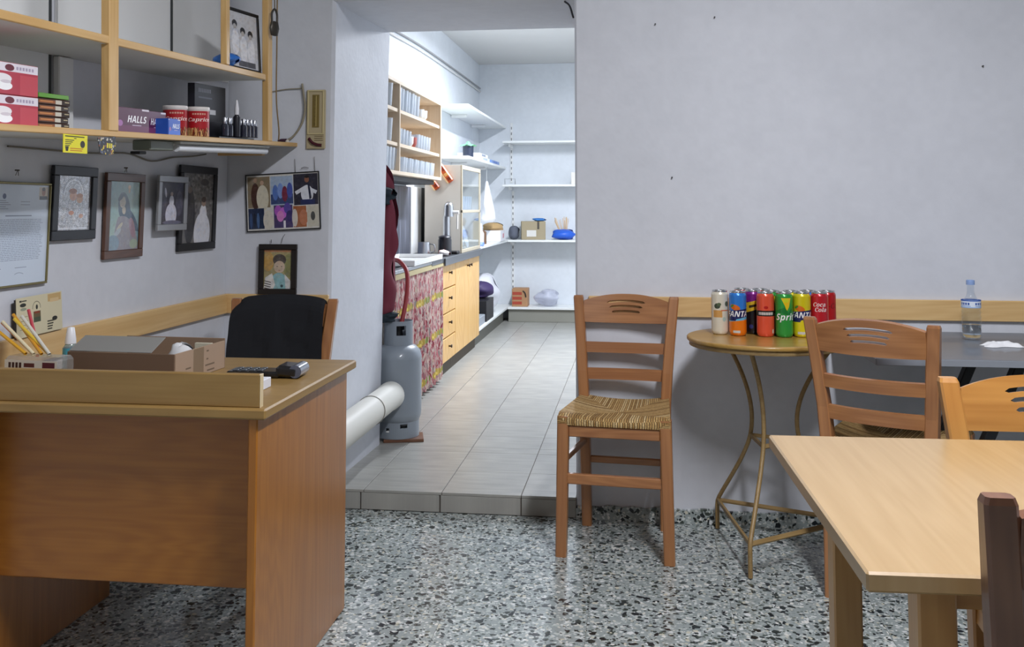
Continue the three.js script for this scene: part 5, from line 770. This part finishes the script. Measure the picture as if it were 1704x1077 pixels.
{ // white shelves
  const sw = mat(0xeceeec, 0.45);
  const board = (label, x0, x1, y, z0, z1, brk) => { const t = thing('white_shelf', label, 'shelf', [0, y, 0]); M('board', span(x0, x1, -0.02, 0, z0, z1, 0.002), sw, t); for (const b of brk) M('bracket', b, white, t); return t; };
  board('upper white shelf on the kitchen wall above the black canister', KX + 0.002, -1.27, 1.955, -7.25, -9.395, [span(KX + 0.01, -1.4, -0.045, -0.021, -7.9, -7.92, 0.002), span(KX + 0.01, -1.4, -0.045, -0.021, -8.9, -8.92, 0.002)]);
  board('lower white shelf on the kitchen wall holding the flat white boxes', KX + 0.002, -1.27, 1.555, -7.25, -9.395, [span(KX + 0.01, -1.4, -0.045, -0.021, -7.9, -7.92, 0.002), span(KX + 0.01, -1.4, -0.045, -0.021, -8.9, -8.92, 0.002)]);
  for (const [y, l] of [[1.795, 'highest long white shelf on the far kitchen wall'], [1.377, 'second long white shelf on the far kitchen wall']]) board(l, -1.265, KX2 - 0.003, y, -9.1, -9.395, [span(-1.22, -1.2, -0.05, -0.021, -9.2, -9.39, 0.002)]);
  board('long white shelf on the far kitchen wall with the cardboard box', -1.215, KX2 - 0.003, 0.85, -9.1, -9.395, [span(-1.2, -1.18, -0.05, -0.021, -9.2, -9.39, 0.002)]);
  const side1 = board('white shelf continuing the counter towards the far wall', KX + 0.002, -1.217, 0.85, -7.455, -9.395, []);
  const low = board('lowest white shelf along the far kitchen wall above the tiles', -1.215, KX2 - 0.003, 0.215, -9.1, -9.395, []); M('kick_board', span(-1.21, KX2 - 0.01, -0.1395, -0.021, -9.13, -9.15, 0.002), mat(0x8f8e84, 0.6), low, 'grey kick board');
  const low2 = board('lowest white shelf beyond the pine cabinet', KX + 0.002, -1.217, 0.215, -7.455, -9.395, []); M('kick_board', span(-1.26, -1.28, -0.1395, -0.021, -7.5, -9.13, 0.002), mat(0x6d6c64, 0.6), low2);
  const rail = (x, y0, y1) => { const t = thing('slotted_upright', 'slotted metal shelf upright on the far kitchen wall', 'upright', [x, 0, KZ + 0.001]); M('rail', span(-0.012, 0.012, y0, y1, 0, 0.008, 0.001), white, t); M('slot', join(...[...Array(Math.floor((y1 - y0) / 0.055))].map((_, k) => span(-0.0035, 0.0035, y0 + 0.02 + k * 0.055, y0 + 0.045 + k * 0.055, 0.008, 0.0085, 0.0001))), darkGrey, t); return t; };
  rail(-1.215, 1.40, 1.774 - 0.001).userData.label = 'slotted metal upright between the two highest far shelves'; rail(-1.215, 1.797, 1.99).userData.label = 'slotted metal upright above the highest far shelf'; rail(-1.2, 0.9, 1.32).userData.label = 'slotted metal upright behind the cardboard box shelf'; rail(-1.2, 0.24, 0.80).userData.label = 'slotted metal upright above the lowest far shelf';
}
{ // things on the white shelves
  const pot = thing('lidded_pot', 'dark blue pot with a pale green frilled lid', 'pot', [-1.36, 1.5555, -7.75]); M('pot_body', lathe([[0.0001, 0.001], [0.038, 0.001], [0.043, 0.004], [0.045, 0.105]], 28), mat(0x232c40, 0.4), pot);
  M('pot_lid', grid(48, 6, (u, v) => { const a = u * 6.283, r = 0.068 * (1 - v) * (1 + 0.1 * Math.sin(a * 6) * (1 - v)); return [Math.cos(a) * r, 0.107 + 0.02 * v + (v > 0.8 ? 0.016 : 0) - 0.006 * (1 - v) * Math.cos(a * 6), Math.sin(a) * r]; }), mat(0x8fe0a8, 0.5, { side: THREE.DoubleSide }), pot, 'pale green frilled lid');
  const flat = (name, l, x, y, z, w, h, d, m, face) => { const t = thing(name, l, 'box', [x, y + 0.0005, z]); M('carton', cb(w, h, d, 0.002).translate(0, h / 2, 0), m, t); if (face) M('printed_band', span(w / 2, w / 2 + 0.001, h * 0.2, h * 0.8, -d * 0.2, d * 0.25, 0.0002), face, t); return t; };
  flat('flat_white_box', 'lower of the flat white boxes on the kitchen wall shelf', -1.38, 1.555, -8.15, 0.2, 0.03, 0.5, mat(0xe8eaec, 0.5), mat(0xb8c4d4, 0.5)); flat('flat_white_box', 'upper of the flat white boxes on the kitchen wall shelf', -1.385, 1.5865, -8.13, 0.19, 0.028, 0.45, mat(0xeeeef0, 0.5), mat(0x8f98a8, 0.5)); flat('flat_blue_box', 'flat blue box beyond the white boxes on the wall shelf', -1.375, 1.555, -8.75, 0.19, 0.03, 0.5, mat(0x7d9ad0, 0.5), mat(0x5a7ac0, 0.5));
  const kb = thing('cardboard_carton', 'brown cardboard carton with a white label on the far shelf', 'box', [-0.985, 0.8505, -9.245]); kb.rotation.y = 0.15;
  M('carton', span(-0.115, 0.115, 0, 0.175, -0.09, 0.09, 0.003), mat(0xa5987c, 0.8), kb); M('carton_label', span(-0.065, 0.025, 0.03, 0.09, 0.09, 0.0915, 0.0003), mat(0xd8d6d0, 0.6), kb, 'white paper label'); M('tape', span(0.035, 0.055, 0.1, 0.175, 0.09, 0.0912, 0.0003), mat(0x4a4238, 0.6), kb);
  const n = valueNoise(121, 16), sack = (w, h, d, s, a = 0.5) => grid(24, 16, (u, v) => { const t = u * 6.283, q = v * 3.1416, k = 1 + (n(u * 8 + s, v * 6 + s) - 0.5) * a, c = Math.pow(Math.max(0, Math.sin(q)), 0.7); return [Math.cos(t) * c * w * k, h / 2 - Math.cos(q) * h / 2 * (0.85 + 0.15 * k), Math.sin(t) * c * d * k]; });
  const plastic = (c, t = 0.2) => phys(c, 0.4, { transmission: t, thickness: 0, side: THREE.DoubleSide });
  one('blue_cloth', 'blue cloth lying on top of the brown carton', 'cloth', sack(0.06, 0.03, 0.05, 2), mat(0x3a7ac0, 0.7, { side: THREE.DoubleSide }), [-0.93, 1.026, -9.25]);
  const bb = thing('blue_stick_bag', 'blue bag full of wooden sticks on the far shelf', 'bag', [-0.69, 0.8505, -9.235]); M('bag', sack(0.115, 0.1, 0.08, 4), plastic(0x2b66d8, 0.1), bb);
  { const r = rng(31), gs = []; for (let k = 0; k < 26; k++) { const x = (r() - 0.5) * 0.12, z = (r() - 0.5) * 0.06; gs.push(beam([x * 0.5, 0.05, z * 0.5], [x * 1.2 - 0.02, 0.17 + r() * 0.05, z * 1.2], 0.005, 0.005, 0.0008)); } M('wooden_sticks', join(gs), mat(0xd8bc98, 0.7), bb, 'bundle of pale wooden sticks').userData.kind = 'stuff'; }
  const wc = thing('supply_box', 'white carton full of brown paper beside the far corner', 'box', [-1.30, 0.8505, -8.75]); M('carton', span(-0.1, 0.09, 0, 0.1, -0.16, 0.16, 0.003), mat(0xe2e2e6, 0.6), wc); M('print_mark', span(0.09, 0.091, 0.03, 0.07, -0.06, 0.02, 0.0003), mat(0xc88a98, 0.6), wc); M('brown_paper', sack(0.09, 0.09, 0.14, 6).translate(0, 0.08, 0), mat(0xb59668, 0.85, { side: THREE.DoubleSide }), wc);
  const gb = one('grey_bag', 'dark grey bag between the white and the brown carton', 'bag', sack(0.05, 0.13, 0.06, 8), mat(0x5a5f6c, 0.7, { side: THREE.DoubleSide }), [-1.165, 0.8505, -9.2]);
  const cb2 = thing('cleaner_bottle', 'white bottle with a blue foot at the end of the counter', 'bottle', [-1.235, 0.8505, -7.62]); M('bottle_body', lathe([[0.0001, 0.03], [0.028, 0.03], [0.028, 0.1], [0.012, 0.13], [0.012, 0.15]], 20), mat(0xf0f0f2, 0.4), cb2); M('blue_foot', lathe([[0.0001, 0.001], [0.029, 0.001], [0.03, 0.003], [0.03, 0.03], [0.0001, 0.03]], 20), mat(0x6a86d8, 0.4), cb2); M('cap', at(cyl(0.013, 0.013, 0.03, 14), 0, 0.165, 0), mat(0xd8d0c8, 0.4), cb2);
  const br = one('brown_jar', 'brown jar behind the white bottle', 'jar', lathe([[0.0001, 0.001], [0.045, 0.001], [0.047, 0.004], [0.047, 0.1], [0.03, 0.115], [0.0001, 0.116]], 20), mat(0x6a4e38, 0.5), [-1.3, 0.8505, -8.05]);
  // white paper cone hanging at the cabinet end
  const hb = thing('hanging_bag', 'white plastic bag hanging beside the glass display cabinet', 'bag', [-1.315, 1.03, -8.45]);
  M('bag_body', grid(28, 18, (u, v) => { const a = u * 6.283, w = (0.012 + 0.055 * Math.pow(v, 0.8)) * (v > 0.95 ? 0.75 : 1) * (1 + (n(u * 9, v * 4) - 0.5) * 0.5); return [Math.cos(a) * w + 0.012 * v, 0.36 * (1 - v), Math.sin(a) * w * 1.5]; }), plastic(0xf1f1f4, 0.1), hb);
  M('string', tube([[0, 0.355, 0], [0, 0.5045, 0]], 0.0015, 4, 5), white, hb);
  // far shelf bits
  flat('small_white_box', 'small white box at the right end of the second far shelf', -0.56, 1.377, -9.2, 0.1, 0.115, 0.12, mat(0xe4e0d8, 0.5));
  const wr = thing('wire_stand', 'small wire stand on the second far shelf', 'stand', [-1.205, 1.3775, -9.2]); M('wire_frame', join(tube([[-0.055, 0.055, 0], [0.055, 0.055, 0]], 0.002, 4, 5), tube([[-0.05, 0.055, 0], [-0.05, 0.002, 0.02]], 0.002, 4, 5), tube([[0.05, 0.055, 0], [0.05, 0.002, 0.02]], 0.002, 4, 5), tube([[-0.05, 0.055, 0], [-0.05, 0.002, -0.04]], 0.002, 4, 5), tube([[0.05, 0.055, 0], [0.05, 0.002, -0.04]], 0.002, 4, 5)), steel, wr);
  // lowest shelves
  const rc = thing('brick_red_carton', 'brown carton with red stripes on the lowest far shelf', 'box', [-1.105, 0.2155, -9.24]); M('carton', span(-0.075, 0.075, 0, 0.17, -0.08, 0.08, 0.003), mat(0xb08660, 0.75), rc); for (const y of [0.02, 0.065, 0.11]) M('red_stripe', span(-0.07, 0.02, y, y + 0.028, 0.08, 0.0812, 0.0003), mat(0xa84430, 0.6), rc); M('black_handle', tube([[0.03, 0.15, 0.082], [0.05, 0.13, 0.084], [0.06, 0.09, 0.084]], 0.006, 12, 6), black, rc);
  one('clear_bag', 'crumpled clear plastic bag on the lowest far shelf', 'bag', sack(0.1, 0.15, 0.08, 10, 0.9), plastic(0xe6e8f2, 0.6), [-0.84, 0.225, -9.23]);
  one('white_carrier_bag', 'bulging white carrier bag on the lowest shelf beyond the pine cabinet', 'bag', sack(0.13, 0.33, 0.3, 12, 0.5), plastic(0xecedf4, 0.15), [-1.37, 0.235, -8.65]);
  one('purple_bag', 'dark purple and blue bag behind the white carrier bag', 'bag', sack(0.1, 0.14, 0.12, 14), mat(0x3a2c58, 0.6, { side: THREE.DoubleSide }), [-1.33, 0.375, -8.2]).position.y = 0.2155 + 0.17;
  const bx = flat('black_box', 'black box under the purple bag beyond the pine cabinet', -1.35, 0.215, -8.1, 0.24, 0.17, 0.4, mat(0x1a1b20, 0.5));
  const cr = thing('utensil_crate', 'low grey crate of utensils at the near end of the lowest shelf', 'crate', [-1.345, 0.2155, -7.68]); M('crate', span(-0.11, 0.11, 0, 0.07, -0.18, 0.18, 0.004), mat(0x9aa0a8, 0.5), cr); { const gs = [], r = rng(41); for (let k = 0; k < 14; k++) gs.push(beam([(r() - 0.5) * 0.16, 0.075 + r() * 0.05, (r() - 0.5) * 0.3], [(r() - 0.5) * 0.18, 0.08 + r() * 0.06, (r() - 0.5) * 0.34], 0.012, 0.012, 0.002)); M('utensils', join(gs), mat(0x5a5348, 0.5), cr).userData.kind = 'stuff'; }
  // cable ducts along the kitchen wall
  const duct = (label, dy, r, m) => one('wall_pipe', label, 'pipe', tube([[KX + 0.012, 2.235 + dy, -4.4], [KX + 0.012, 2.27 + dy, -5.84], [KX + 0.012, 2.30 + dy, -6.69], [KX + 0.012, 2.315 + dy, -8.08], [KX + 0.012, 2.32 + dy, -9.39]], r, 40, 8), m);
  duct('upper thin grey pipe along the kitchen wall', 0.02, 0.007, mat(0x9fa0a2, 0.5)); duct('lower white pipe along the kitchen wall', -0.012, 0.009, mat(0xd8d8d6, 0.5));
}

renderer.render(scene, camera);
